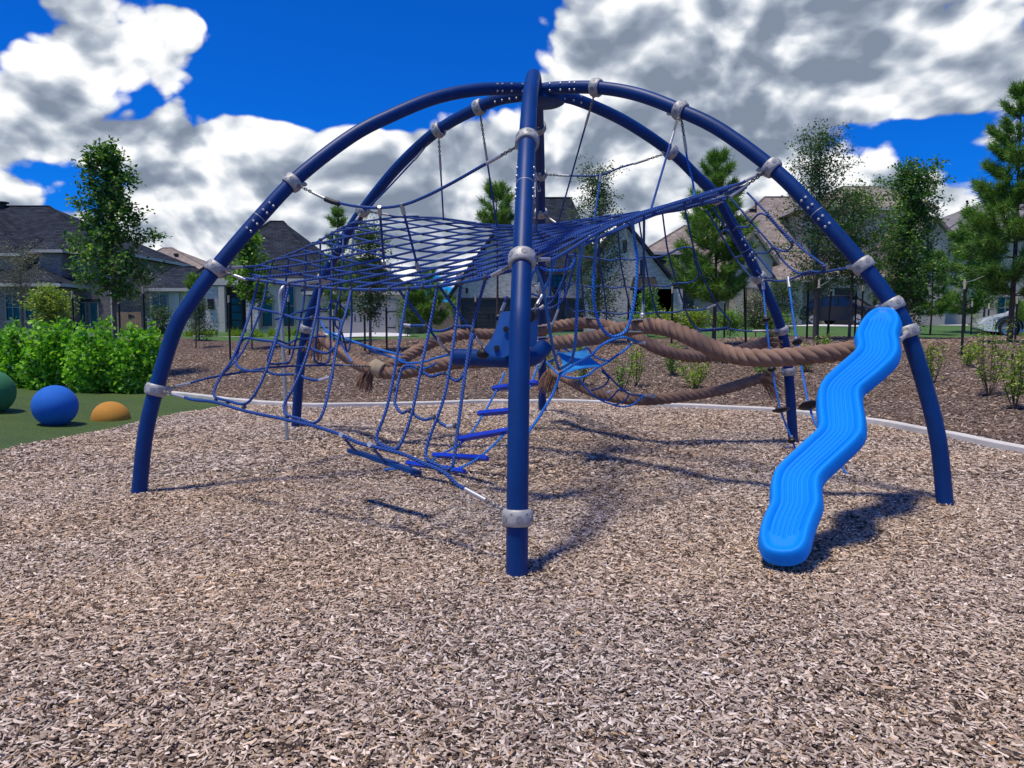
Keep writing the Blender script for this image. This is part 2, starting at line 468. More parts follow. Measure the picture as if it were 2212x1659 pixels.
# the wide ground under and beyond it all, out to the horizon
m_far, nt, b, N, L = newmat('lawn_and_soil')
co = coords(N)
n1 = noise(N, L, co, 30, 4, .7); n2 = noise(N, L, co, .5, 4, .6)
r1 = ramp(N, [(.3, (.035, .085, .012)), (.6, (.075, .17, .03)), (.8, (.14, .22, .06))]); L.new(n1.outputs['Fac'], r1.inputs['Fac'])
t1 = ramp(N, [(.35, (.75, .85, .8)), (.7, (1.2, 1.1, 1.0))]); L.new(n2.outputs['Fac'], t1.inputs['Fac'])
L.new(mixc(N, L, 1.0, r1.outputs['Color'], t1.outputs['Color'], 'MULTIPLY'), b.inputs['Base Color']); b.inputs['Roughness'].default_value = .9
bump(N, L, n1.outputs['Fac'], .8, .03, b)
def h_ground(P):
    z = h_out(P)
    z[inside(P, BERM)] -= .25
    z[inside(P, LOOP)] = -.45
    return z
def make_ground():
    def axis(lo, hi, d0, far):
        a = list(np.arange(lo, hi + .01, d0)); s = d0; x = hi; y = lo
        while x < far: s *= 1.5; x += s; a.append(x)
        s = d0
        while y > -far: s *= 1.5; y -= s; a.insert(0, y)
        return np.array(a)
    X, Y = axis(-34, 34, 1.0, 900), axis(-12, 60, 1.0, 900)
    gx, gy = np.meshgrid(X, Y); P = np.stack([gx.ravel(), gy.ravel()], 1)
    z = h_ground(P); nx, ny = len(X), len(Y)
    mb = MB()
    mb.add(np.column_stack([P, z]), [(j * nx + i, j * nx + i + 1, (j + 1) * nx + i + 1, (j + 1) * nx + i) for j in range(ny - 1) for i in range(nx - 1)])
    o = build('ground', mb, m_far, smooth=True); o['kind'] = 'structure'
make_ground()

# ---------------------------------------------------------------- loose wood chips and bark strands
def attr_mat(name, rough=.85):
    m, nt, b, N, L = newmat(name)
    a = N.new('ShaderNodeAttribute'); a.attribute_name = 'tone'
    L.new(a.outputs['Color'], b.inputs['Base Color']); b.inputs['Roughness'].default_value = rough
    b.inputs['Specular IOR Level'].default_value = .25
    return m
def scatter(name, P, z, lens, wid, thick, tilt, palette, mat, mound=0.0):
    n = len(P)
    yaw = nrg.random(n) * 2 * PI
    pt = nrg.normal(0, tilt, n); rl = nrg.normal(0, tilt * 1.2, n)
    base = np.array([(-.5, -.5, 0), (.5, -.42, 0), (.5, .42, 0), (-.5, .5, 0), (-.46, 0.1, 1), (.46, -.08, 1)])
    V = base[None] * np.stack([lens, wid, thick], 1)[:, None, :]
    V[:, 4:, 1] += (nrg.normal(0, .25, n) * wid)[:, None]
    c, s = np.cos(rl), np.sin(rl)
    y, zz = V[:, :, 1] * c[:, None] - V[:, :, 2] * s[:, None], V[:, :, 1] * s[:, None] + V[:, :, 2] * c[:, None]
    V[:, :, 1], V[:, :, 2] = y, zz
    c, s = np.cos(pt), np.sin(pt)
    x, zz = V[:, :, 0] * c[:, None] - V[:, :, 2] * s[:, None], V[:, :, 0] * s[:, None] + V[:, :, 2] * c[:, None]
    V[:, :, 0], V[:, :, 2] = x, zz
    c, s = np.cos(yaw), np.sin(yaw)
    x, y = V[:, :, 0] * c[:, None] - V[:, :, 1] * s[:, None], V[:, :, 0] * s[:, None] + V[:, :, 1] * c[:, None]
    V[:, :, 0], V[:, :, 1] = x + P[:, 0, None], y + P[:, 1, None]
    V[:, :, 2] += (z + nrg.random(n) * mound)[:, None]
    quads = np.array([(0, 1, 5, 4), (3, 4, 5, 2)]); tris = np.array([(0, 4, 3), (1, 2, 5)])
    off = (np.arange(n) * 6)[:, None]
    lv = np.concatenate([(quads.ravel()[None] + off), (tris.ravel()[None] + off)], 1).ravel()
    ls = np.array([0, 4, 8, 11]); starts = (np.arange(n)[:, None] * 14 + ls[None]).ravel()
    me = bpy.data.meshes.new(name)
    me.vertices.add(n * 6); me.vertices.foreach_set('co', V.astype(np.float32).ravel())
    me.loops.add(len(lv)); me.loops.foreach_set('vertex_index', lv.astype(np.int32))
    me.polygons.add(n * 4); me.polygons.foreach_set('loop_start', starts.astype(np.int32))
    me.update(calc_edges=True)
    pal = np.array([c for _, c in palette]); t = nrg.random(n) * (len(pal) - 1)
    i0 = np.minimum(t.astype(int), len(pal) - 2); fr = (t - i0)[:, None]
    C = pal[i0] * (1 - fr) + pal[i0 + 1] * fr
    C *= nrg.uniform(.75, 1.25, n)[:, None]
    # slow drift of tone over the ground: silvery and russet patches
    dr = np.sin(P[:, 0] * 1.1 + 1.7 * np.sin(P[:, 1] * .7)) * np.sin(P[:, 1] * 1.4 + 1.3 * np.sin(P[:, 0] * .9))
    C *= np.stack([1 + .05 * dr, 1 + .01 * dr, 1 - .06 * dr], 1)
    A = np.ones((n, 6, 4)); A[:, :, :3] = C[:, None, :]
    at_ = me.attributes.new('tone', 'FLOAT_COLOR', 'POINT'); at_.data.foreach_set('color', A.astype(np.float32).ravel())
    me.materials.append(mat)
    o = bpy.data.objects.new(name, me); COL.objects.link(o); o['kind'] = 'stuff'
    return o
def wedge(y0, y1, dens, k=.74, pad=.5):
    n = int(dens * (k * (y1 ** 2 - y0 ** 2) + 2 * pad * (y1 - y0)))
    y = np.sqrt(nrg.random(n) * (y1 ** 2 - y0 ** 2) + y0 ** 2)
    x = (nrg.random(n) * 2 - 1) * (k * y + pad)
    return np.stack([x, y], 1)
def do_chips():
    Ps = [wedge(1.9, 4.6, 8500), wedge(4.6, 7.2, 5200), wedge(7.2, 14.6, 1500)]
    sc = np.concatenate([np.full(len(p), s) for p, s in zip(Ps, (1, 1.08, 1.4))])
    P = np.concatenate(Ps)
    ok = inside(P, LOOP) & ~inside(P, TURF); P, sc = P[ok], sc[ok]
    n = len(P)
    ln = np.clip(nrg.lognormal(math.log(.027), .38, n), .010, .075) * sc
    wd = np.clip(nrg.lognormal(math.log(.0072), .35, n), .003, .016) * sc
    pal = [(0, (.035, .023, .016)), (0, (.10, .068, .05)), (0, (.25, .185, .145)), (0, (.36, .28, .225)), (0, (.44, .345, .28)), (0, (.54, .44, .365)), (0, (.76, .65, .56)), (0, (.42, .26, .13))]
    scatter('wood_chips', P, h_play(P) + .002, ln, wd, wd * nrg.uniform(.25, .7, n), .24, pal, attr_mat('chip'), .018)
do_chips()
def do_bark():
    n = 130000
    P = np.stack([nrg.uniform(-17, 17, n), nrg.uniform(8.5, 25, n)], 1)
    d = dist_line(P, KERB)
    ok = ~inside(P, LOOP) & inside(P, BERM) & (np.abs(P[:, 0]) < .74 * P[:, 1] + 1) & (d > .13)
    P = P[ok]; n = len(P)
    ln = np.clip(nrg.lognormal(math.log(.055), .4, n), .02, .16); wd = np.clip(nrg.lognormal(math.log(.012), .4, n), .005, .03)
    pal = [(0, (.05, .034, .026)), (0, (.13, .09, .068)), (0, (.21, .15, .115)), (0, (.28, .205, .16)), (0, (.39, .295, .23)), (0, (.56, .45, .36))]
    scatter('bark_mulch', P, h_out(P) + .004, ln, wd, wd * .5, .3, pal, attr_mat('bark'), .03)
do_bark()
# ---------------------------------------------------------------- the climbing dome
m_blue, nt, b, N, L = newmat('navy_powder_coat')
co = coords(N)
n1 = noise(N, L, co, 2.2, 5, .65)
r1 = ramp(N, [(.3, (.000, .026, .13)), (.7, (.001, .042, .20))]); L.new(n1.outputs['Fac'], r1.inputs['Fac'])
st = vmath(N, L, 'MULTIPLY', co, (1, 1, .12))
n2 = noise(N, L, st, 46, 3, .7)
sc_ = ramp(N, [(.66, (0, 0, 0)), (.74, (1, 1, 1))]); L.new(n2.outputs['Fac'], sc_.inputs['Fac'])
L.new(mixc(N, L, mathn(N, L, 'MULTIPLY', sc_.outputs['Color'], .10), r1.outputs['Color'], (.10, .17, .38)), b.inputs['Base Color'])
b.inputs['Roughness'].default_value = .45; b.inputs['Specular IOR Level'].default_value = .28
n3 = noise(N, L, co, 260, 2, .6); bump(N, L, n3.outputs['Fac'], .12, .004, b)
m_cast = simple('cast_aluminium', (.43, .425, .40), .5, .2, .16, 14, .2, 160)
m_disc = simple('clamp_plug', (.27, .275, .28), .5, .1, .1, 9)
m_steel = simple('stainless_steel', (.52, .52, .51), .42, .6, .1, 9)
m_chain = simple('galvanised_chain', (.20, .195, .19), .45, .3, .25, 30)
m_black = simple('black_rubber', (.010, .011, .013), .45, 0, .2, 8)
def rope_mat(name, base, gap):
    m, nt, b, N, L = newmat(name)
    uv = N.new('ShaderNodeUVMap'); uv.uv_map = 'uv'
    s = N.new('ShaderNodeSeparateXYZ'); L.new(uv.outputs[0], s.inputs[0])
    ph = mathn(N, L, 'ADD', mathn(N, L, 'MULTIPLY', s.outputs[0], 2.0), mathn(N, L, 'MULTIPLY', s.outputs[1], 34.0))
    w = mathn(N, L, 'SINE', mathn(N, L, 'MULTIPLY', ph, 2 * PI))
    w01 = mathn(N, L, 'MULTIPLY_ADD', w, .5, .5)
    r = ramp(N, [(.08, gap), (.45, base), (1, tuple(min(1, x * 1.18) for x in base))]); L.new(w01, r.inputs['Fac'])
    n1 = noise(N, L, coords(N), 7, 3)
    tn = ramp(N, [(.3, (.8, .82, .85)), (.7, (1.15, 1.12, 1.1))]); L.new(n1.outputs['Fac'], tn.inputs['Fac'])
    L.new(mixc(N, L, 1.0, r.outputs['Color'], tn.outputs['Color'], 'MULTIPLY'), b.inputs['Base Color'])
    b.inputs['Roughness'].default_value = .62
    bump(N, L, w01, .8, .004, b)
    return m
m_rope = rope_mat('blue_rope', (.005, .070, .33), (.002, .012, .06))
m_rope_lit = rope_mat('lit_blue_rope', (.012, .21, .74), (.004, .07, .28))  # brighter copy of the blue rope, sunlight put into its colour

LEGS = ['N', 'R', 'FR', 'F', 'FL', 'L']
LANG = {k: math.radians(-93.4 + 60 * i) for i, k in enumerate(LEGS)}
PROFILE = [(4.12, -.5), (4.04, 0), (3.97, .525), (3.87, .935), (3.705, 1.455), (3.585, 1.68), (3.34, 2.03), (2.945, 2.515), (2.59, 2.91), (2.07, 3.353), (1.65, 3.61), (1.19, 3.84), (.73, 3.985), (.24, 4.065), (0, 4.08)]
def leg_xyz(k, r, z): return np.array([DC[0] + r * math.cos(LANG[k]), DC[1] + r * math.sin(LANG[k]), z])
def leg_plane(k, pts):
    n = np.array([-math.sin(LANG[k]), math.cos(LANG[k]), 0]); out = []
    for x, y in pts: out.append(onplane(x, y, (DC[0], DC[1], 0), n))
    return out
def survey(k):
    if k == 'FR':   # this leg and FL settled a little out of true: measured one by one
        P = leg_plane(k, [(1703, 802), (1692, 728), (1672, 668), (1640, 600), (1600, 520), (1550, 428), (1500, 376), (1449, 328), (1350, 262), (1250, 217)])
        return [leg_xyz(k, 4.12, -.5), leg_xyz(k, 4.04, -.05)] + P + [leg_xyz(k, .2, 4.06), leg_xyz(k, 0, 4.08)]
    if k == 'FL':
        P = leg_plane(k, [(648, 800), (662, 710), (676, 662), (698, 604), (738, 525), (783, 455), (860, 360), (947, 281), (1035, 232), (1080, 214)])
        return [leg_xyz(k, 4.12, -.5), leg_xyz(k, 4.04, 0.04)] + P + [leg_xyz(k, .2, 4.06), leg_xyz(k, 0, 4.08)]
    return [leg_xyz(k, r, z) for r, z in PROFILE]
LEGC = {k: smoothpath(survey(k), 9) for k in LEGS}
def project(P):
    d = np.atleast_2d(P) - EYEP; z = d @ FW
    return np.stack([PW / 2 + FPX * (d @ RT) / z, PH / 2 - FPX * (d @ UP) / z], 1)
def leg_at(k, x, y):
    """point and direction on a leg nearest to a picture position"""
    C = LEGC[k]; q = project(C[5:]); i = int(np.argmin(np.hypot(q[:, 0] - x, q[:, 1] - y))) + 5
    i = min(max(i, 1), len(C) - 2)
    t = C[i + 1] - C[i - 1]
    return C[i], t / np.linalg.norm(t)
dome = thing('climbing_dome', 'navy blue steel climbing dome of six curved tubes meeting over the wood chips', 'climbing frame', (DC[0], DC[1], 0))
TR = .066
LEGO = {}
for k in LEGS:
    mb = MB(); mb.tube(LEGC[k][:-1] if k not in ('N', 'F') else LEGC[k], TR, 28)
    LEGO[k] = build('arch_tube', mb, m_blue, dome, smooth=True)
# hub: two round plates where the arches meet
mb = MB(); mb.lathe([(0.0, -.10), (.20, -.10), (.235, -.08), (.235, .05), (.20, .075), (0.0, .10)], (DC[0] + .08, DC[1] + .12, 4.06), (0, 0, 1), 28)
build('hub_plate', mb, m_blue, dome, smooth=True)
# bolts and sleeve seams on the tubes
def bolt_mesh():
    mb = MB(); mb.lathe([(.0135, 0), (.0135, .004), (.010, .009), (0.0, .0105)], (0, 0, 0), (0, 0, 1), 10)
    o = build('bolt', mb, m_steel, None, smooth=True); return o
_b0 = bolt_mesh(); BOLT = _b0.data; bpy.data.objects.remove(_b0)
def add_bolt(parent, p, nrm):
    o = bpy.data.objects.new('bolt', BOLT); COL.objects.link(o); o.parent = parent
    o.location = Vector(p) - Vector(root_loc(parent)); o.rotation_euler = Vector(nrm).to_track_quat('Z', 'Y').to_euler()
def frame(t):
    u = np.cross(t, [0, 0, 1.0]); u /= np.linalg.norm(u); return u, np.cross(u, t)
def arc_index(C, z):
    return int(np.argmin(np.abs(C[:, 2] - z)))
for k in LEGS:
    C = LEGC[k]
    i = arc_index(C, 2.515); t = C[i + 1] - C[i - 1]; t /= np.linalg.norm(t); u, w = frame(t)
    mb = MB(); mb.lathe([(TR + .0005, -.003), (TR + .0014, -.0015), (TR + .0014, .0015), (TR + .0005, .003)], C[i], t, 28, close=False)
    build('sleeve_seam', mb, m_cast, LEGO[k], smooth=True)
    for s in (-.16, -.07, .07, .16):
        for sg in (-1, 1):
            for dd in ((u * .94 + w * .34) * 1, (u * .94 - w * .34)):
                nrm = dd * sg; add_bolt(LEGO[k], C[i] + t * s + nrm * TR * .985, nrm)
    if k in ('L', 'R', 'FL', 'FR'):
        j = len(C) - 1
        dd = np.array([math.cos(LANG[k]), math.sin(LANG[k]), 0]); sd_ = np.array([-dd[1], dd[0], 0])
        for q in (.22, .31, .43, .52):
            base = C[np.argmin(np.abs(np.hypot(C[:, 0] - DC[0], C[:, 1] - DC[1]) - q))]
            for sg in (-1, 1):
                for up in (.5, -.6):
                    nrm = sd_ * sg * .85 + np.array([0, 0, 1.0]) * up; nrm /= np.linalg.norm(nrm)
                    add_bolt(LEGO[k], base + nrm * TR * .985, nrm)
# cast clamps on the tubes
CL = {}
def clamp_at(k, x, y, toward=None):
    p, t = leg_at(k, x, y)
    mb = MB()
    h = .05
    prof = [(TR - .002, -h), (TR + .016, -h), (TR + .024, -h * .8), (TR + .0275, -h * .35), (TR + .0275, h * .35), (TR + .024, h * .8), (TR + .016, h), (TR - .002, h)]
    mb.lathe(prof, p, t, 26)
    u, w = frame(t)
    for q in range(6):
        a = q * PI / 3 + .35; nrm = u * math.cos(a) + w * math.sin(a)
        mb.lathe([(.021, -.01), (.021, .0022), (.015, .003), (.0, .002)], p + nrm * (TR + .0268), nrm, 12, mi=1)
    for q in range(6):
        a = q * PI / 3 + .35 + PI / 6; nrm = u * math.cos(a) + w * math.sin(a)
        for s in (-.028, .028):
            mb.lathe([(.0065, -.01), (.0065, .002), (.0, .0025)], p + t * s + nrm * (TR + .0255), nrm, 8, mi=1)
    o = build('clamp', mb, [m_cast, m_disc, m_black], LEGO[k], smooth=True)
    if toward is not None:
        d = np.asarray(toward) - p; d /= np.linalg.norm(d)
        ml = MB()
        e = p + d * (TR + .02)
        ml.tube(np.array([e - d * .01, e + d * .02, e + d * .035, e + d * .052]), [.026, .024, .021, .010], 10)
        build('lug', ml, m_cast, LEGO[k], smooth=True)
    return p
CLAMP_PLUGS = []
CLAMPS = dict(N=[(1117, 1112), (1128, 559), (1139, 300)], L=[(338, 847), (466, 579), (634, 393)], R=[(1960, 717), (1929, 660), (1864, 574), (1668, 364), (1469, 238), (1287, 189)],
              FL=[(662, 709), (697, 605), (783, 455), (947, 281), (1035, 232)], FR=[(1703, 802), (1690, 714), (1640, 600), (1550, 428), (1449, 328)],
              F=[(1171, 712), (1170, 622), (1169, 543), (1168, 464), (1166, 375), (1163, 275)])
CP = {}
for k, lst in CLAMPS.items():
    for (x, y) in lst:
        c = np.array([DC[0], DC[1], 0]); p, t = leg_at(k, x, y)
        c[2] = p[2] - .15
        CP[(k, y)] = clamp_at(k, x, y, c)

# ---------------------------------------------------------------- ropes
def rope_part(root, pts, r=.0115, k=5, mat=None, name='rope', n=7):
    P = smoothpath(pts, k)
    mb = MB(); mb.tube(P, r, n)
    return build(name, mb, mat or m_rope, root, smooth=True)
m_clip = simple('dark_steel_clip', (.13, .13, .13), .4, .5, .2, 20)
def terminal(root, a, b, r=.015):
    mb = MB(); mb.tube(np.array([a, np.asarray(a) * .5 + np.asarray(b) * .5, b]), r, 10)
    return build('ferrule', mb, m_steel, root, smooth=True)
def chain_part(root, a, b):
    a, b = np.asarray(a, float), np.asarray(b, float); d = b - a; Ln = np.linalg.norm(d)
    n = max(2, int(Ln / .026)); t = d / Ln; u, w = frame(t)
    mb = MB()
    for i in range(n):
        c = a + d * (i + .5) / n; s = u if i % 2 else w
        hl = Ln / n * .68
        ring = [c + t * hl * math.cos(q) + s * .0105 * math.sin(q) for q in np.linspace(0, 2 * PI, 9)]
        mb.tube(np.array(ring), .0060, 5, caps=False)
    return build('chain', mb, m_chain, root, smooth=True)
def clip_mesh():
    mb = MB(); mb.lathe([(.0135, -.011), (.0175, -.010), (.0175, -.003), (.0145, 0), (.0175, .003), (.0175, .010), (.0135, .011)], (0, 0, 0), (0, 0, 1), 10)
    o = build('clip', mb, m_clip, None, smooth=True); d = o.data; bpy.data.objects.remove(o); return d
CLIP = clip_mesh()
def clip(root, p, t, s=1.0):
    o = bpy.data.objects.new('clip', CLIP); COL.objects.link(o); o.parent = root
    o.location = Vector(p) - Vector(root_loc(root)); o.rotation_euler = Vector(t).to_track_quat('Z', 'Y').to_euler(); o.scale = (s, s, s)
def anchored(root, clampkey, pts, r=.0115, mat=None, ch=.16, fe=.13, k=5, end=None):
    """rope hung from a clamp by chain and ferrule; end = second clamp, if any"""
    pts = [np.asarray(p, float) for p in pts]
    def head(key, nxt):
        c = CP[key]; d = nxt - c; d /= np.linalg.norm(d)
        a = c + d * (TR + .035); b_ = a + d * ch; e = b_ + d * fe
        chain_part(root, a, b_); terminal(root, b_ - d * .01, e + d * .01)
        return e
    P = list(pts)
    if clampkey is not None: P = [head(clampkey, pts[0])] + P
    if end is not None: P = P + [head(end, pts[-1])]
    return rope_part(root, P, r, k, mat)
def Zc(ox, oy, s):      # enlargements of the photograph back to full-frame pixels
    return lambda *pts: [(ox / 1.8228 + x / s, oy / 1.8228 + y / s) for x, y in pts]
Z2, Z3, Z5, Z6, Z7 = Zc(1008, 700, 4), Zc(2016, 700, 4), Zc(500, 1300, 4), Zc(1300, 1100, 4), Zc(2016, 1100, 4)
Z4b, Z8 = Zc(800, 900, 3.47), Zc(2600, 700, 2.669)
def plane3(a, b, c):
    n = np.cross(np.asarray(b) - a, np.asarray(c) - a); n = n / np.linalg.norm(n)
    return lambda pts, off=0.0: [onplane(x, y, np.asarray(a) + n * off, n) for x, y in pts]
def chord(A, B, bow, pts):
    """picture points carried by the upright surface that runs from A to B, bowed towards the dome's middle"""
    A, B = np.asarray(A, float), np.asarray(B, float)
    mid = (A + B) / 2; inn = np.array([DC[0] - mid[0], DC[1] - mid[1]]); inn /= np.linalg.norm(inn)
    T = np.linspace(-.05, 1.05, 400)
    S = A[None, :2] + (B - A)[None, :2] * T[:, None] + inn[None] * (bow * np.sin(np.clip(T, 0, 1) * PI))[:, None]
    out = []
    for x, y in pts:
        d = ray(x, y)
        e = np.abs(S[:, 0] / S[:, 1] - d[0] / d[1]); i = int(np.argmin(e))
        out.append(EYEP + d * (S[i, 1] / d[1]))
    return out
cL, cN, cR, cFR, cF, cFL = CP[('L', 579)], CP[('N', 559)], CP[('R', 364)], CP[('FR', 428)], CP[('F', 464)], CP[('FL', 455)]
EDGE = dict(
    front=chord(cL, cN, .34, [(520, 600), (580, 609), (640, 616), (720, 623), (800, 626), (880, 623), (950, 617), (1010, 608), (1062, 596)]),
    right=chord(cN, cR, .30, [(1195, 560), (1230, 540), (1260, 521), (1310, 493), (1350, 478), (1400, 459), (1450, 443), (1500, 428), (1550, 412), (1600, 396)]),
    far_right=chord(cR, cFR, .18, [(1612, 405), (1590, 420)]),
    back=chord(cFR, cF, .25, [(1520, 438), (1460, 446), (1400, 456), (1350, 463), (1300, 469), (1250, 477), (1205, 484)]),
    far_left=chord(cF, cFL, .25, [(1135, 489), (1080, 488), (1030, 483), (990, 478), (955, 471), (910, 469), (860, 468)]),
    left=chord(cFL, cL, .16, [(768, 478), (740, 492), (715, 505), (690, 520), (660, 535), (625, 550), (590, 563), (555, 575)]))
order = ['front', 'right', 'far_right', 'back', 'far_left', 'left']
BND = np.array([p for e in order for p in EDGE[e]])
def tps(P, z):
    n = len(P)
    def U(r2): return np.where(r2 > 1e-12, r2 * np.log(r2 + 1e-12), 0)
    K = U(((P[:, None] - P[None]) ** 2).sum(-1)) + np.eye(n) * 1e-3
    Q = np.column_stack([np.ones(n), P]); A = np.block([[K, Q], [Q.T, np.zeros((3, 3))]])
    w = np.linalg.solve(A, np.concatenate([z, np.zeros(3)]))
    def f(X):
        X = np.atleast_2d(X)
        return U(((X[:, None] - P[None]) ** 2).sum(-1)) @ w[:n] + np.column_stack([np.ones(len(X)), X]) @ w[n:]
    return f
SHEETZ = tps(BND[:, :2], BND[:, 2])
def sheet_z(X): 
    X = np.atleast_2d(X); d = dist_line(X, np.vstack([BND[:, :2], BND[:1, :2]]))
    return SHEETZ(X) - .07 * sst(d / 1.4)
def on_sheet(x, y):
    d = ray(x, y); best = None
    for s in np.linspace(4.5, 12.5, 600):
        p = EYEP + d * (s / d[1])
        if not inside(p[None, :2], BND[:, :2])[0]: continue
        e = abs(p[2] - sheet_z(p[None, :2])[0])
        if best is None or e < best[0]: best = (e, p)
    return best[1] if best else at(x, y, 8)

net = thing('climbing_net', 'wide blue rope net stretched like a tilted ceiling across the middle of the dome', 'climbing net', (0, 8, 0), 'blue rope nets in the dome')
keys = dict(front=(('L', 579), ('N', 559)), right=(('N', 559), ('R', 364)), far_right=(None, None), back=(('FR', 428), ('F', 464)), far_left=(('F', 464), ('FL', 455)), left=(('FL', 455), ('L', 579)))
for e in order:
    a, b_ = keys[e]
    anchored(net, a, EDGE[e], .0125, None, .12, .11, 5, b_)
def grid(dirv, spacing, phase):
    d = np.asarray(dirv[:2], float); d /= np.linalg.norm(d); n = np.array([-d[1], d[0]])
    poly = BND[:, :2]; s = poly @ n; lines = []
    q = s.min() + spacing * phase
    while q < s.max():
        t = np.arange(-6, 6, .05); c = np.array([0.0, 8.2]); c = c - n * (c @ n) + n * q
        P = c[None] + d[None] * t[:, None]
        m = inside(P, poly)
        run = []
        for i in range(len(P)):
            if m[i]: run.append(P[i])
            elif run:
                if len(run) > 6: lines.append(np.array(run))
                run = []
        q += spacing
    return lines
LA = grid(cN - cL, .325, .55); LB = grid(cR - cN, .33, .6)
for Ls in (LA, LB):
    for ln in Ls:
        z = sheet_z(ln) + (.010 if Ls is LB else -.006)
        P = np.column_stack([ln, z])
        mb = MB(); mb.tube(P[::2] if len(P) > 12 else P, .0118, 7); build('rope', mb, m_rope, net, smooth=True)
cnt = 0
for la in LA:
    for lb in LB:
        D2 = np.linalg.norm(la[:, None] - lb[None], axis=-1); i, j = np.unravel_index(np.argmin(D2), D2.shape)
        if D2[i, j] < .045 and cnt < 100:
            p = (la[i] + lb[j]) / 2; t = la[min(i + 1, len(la) - 1)] - la[max(i - 1, 0)]
            clip(net, (p[0], p[1], sheet_z(p[None])[0]), (t[0], t[1], 0), 1.05); cnt += 1

# hangers from the high clamps to the net
hang = thing('hanger_ropes', 'blue ropes and chains slung from the upper clamps down to the ceiling net', 'rope', (0, 8, 2))
anchored(hang, ('FL', 281), [on_sheet(958, 476)], .0105, ch=.22, fe=.16)
anchored(hang, ('FL', 281), [at(900, 340, 9.3), at(830, 415, 9.5), at(788, 455, 9.6)], .0105, ch=.2, fe=.16)
anchored(hang, ('FL', 232), [on_sheet(1074, 492)], .0105, ch=.3, fe=.2)
anchored(hang, ('R', 189), [on_sheet(1205, 484)], .0105, ch=.3, fe=.2)
anchored(hang, ('R', 238), [on_sheet(1405, 456)], .0105, ch=.3, fe=.2)
anchored(hang, ('R', 238), [at(1485, 345, 7.6), at(1497, 395, 7.6), on_sheet(1500, 432)], .0105, m_rope_lit, .16, .12)
anchored(hang, ('N', 300), [at(1162, 400, 6.1), on_sheet(1158, 500)], .0105, ch=.2, fe=.16)
P = chord(CP[('L', 393)], CP[('N', 300)], .12, [(700, 428), (740, 440), (780, 447), (822, 449), (870, 443), (920, 424), (975, 396), (1035, 362)])
anchored(hang, ('L', 393), P, .0135, None, .17, .15, 5, ('N', 300))
mb = MB(); mb.tube(np.array(chord(CP[('L', 393)], CP[('N', 300)], .12, [(703, 430), (718, 436), (733, 440)])), .024, 10); build('rope_sleeve', mb, m_black, hang, smooth=True)
P2 = chord(CP[('L', 393)], CP[('N', 300)], .12, [(820, 450), (868, 444)])
for p, q in zip(P2, ((830, 577), (905, 587))):
    e = on_sheet(*q); rope_part(hang, [p, p * .5 + e * .5, e], .0115)
    d = (e - p) / np.linalg.norm(e - p)
    terminal(hang, p - d * .02, p + d * .08, .019); terminal(hang, e - d * .09, e + d * .01, .019)
P = chord(CP[('FR', 328)], CP[('F', 375)], .05, [(1385, 349), (1340, 362), (1298, 378), (1250, 380), (1212, 379)])
anchored(hang, ('FR', 328), P, .0115, None, .2, .16, 5, ('F', 375))
e = on_sheet(1284, 474); rope_part(hang, [P[2], P[2] * .5 + e * .5, e], .011, mat=m_rope_lit)
terminal(hang, P[2] + [0, 0, .02], P[2] * .85 + e * .15, .018)

# ---- front net, from the front edge down to the low rope
fpl = plane3(CP[('L', 847)], CP[('N', 1112)], np.mean(EDGE['front'][3:6], 0))
fn = thing('climbing_net', 'blue looped rope net hanging at the front left between low side rope and net edge', 'climbing net', (-1.5, 6, 0), 'blue rope nets in the dome')
F_ = fpl
low = F_([(420, 864), (465, 869), (530, 888), (610, 905), (680, 921), (738, 940), (775, 957), (820, 968), (870, 981), (920, 1003), (960, 1021), (988, 1047)])
anchored(fn, ('L', 847), low, .0135, None, .17, .16, 5, ('N', 1112))
def top_of(x, e='front'):
    q = project(np.array(EDGE[e])); i = int(np.argmin(np.abs(q[:, 0] - x))); return EDGE[e][i]
def on_edge(e, x):
    q = project(np.array(EDGE[e])); o = np.argsort(q[:, 0])
    E = np.array(EDGE[e])[o]; xs = q[o, 0]
    return np.array([np.interp(x, xs, E[:, c]) for c in range(3)])
U1 = [on_edge('front', 559)] + F_([(546, 655), (528, 713), (502, 776), (479, 810), (463, 843), (466, 858), (493, 866), (525, 873), (545, 859), (571, 810), (596, 735), (611, 672)]) + [on_edge('front', 625)]
U2 = [on_edge('front', 692)] + F_([(683, 680), (664, 763), (636, 833), (617, 866), (614, 884), (621, 897), (649, 905), (669, 913), (685, 911), (697, 893), (706, 862), (716, 815), (731, 728), (747, 676)]) + [on_edge('front', 759)]
U3 = [on_edge('front', 883)] + F_([(873, 672), (860, 753), (845, 840), (830, 898), (814, 939), (817, 956), (833, 965), (853, 970), (864, 961), (879, 926), (893, 878), (913, 778), (927, 712)]) + [on_edge('front', 945)]
U4 = [on_edge('front', 996)] + F_([(988, 678), (968, 816), (953, 878), (931, 936), (920, 973), (924, 993), (945, 1004), (967, 1014), (979, 1001), (986, 948), (1000, 841), (1013, 753), (1026, 686)]) + [on_edge('front', 1050)]
for U in (U1, U2, U3, U4): rope_part(fn, U, .012, 5)
H1 = F_([(542, 664), (575, 671), (608, 678), (628, 685), (653, 690), (675, 686), (703, 688), (731, 690), (737, 701), (734, 722), (729, 742), (719, 755), (704, 763), (684, 758), (664, 750), (634, 752), (614, 748), (594, 739), (556, 734), (533, 730), (520, 740), (514, 758), (510, 779), (513, 791), (528, 799), (549, 802), (571, 801), (597, 809), (641, 809), (664, 818), (690, 822)], -.02)
rope_part(fn, H1, .0115, 5); terminal(fn, H1[-1], F_([(713, 815)], -.02)[0])
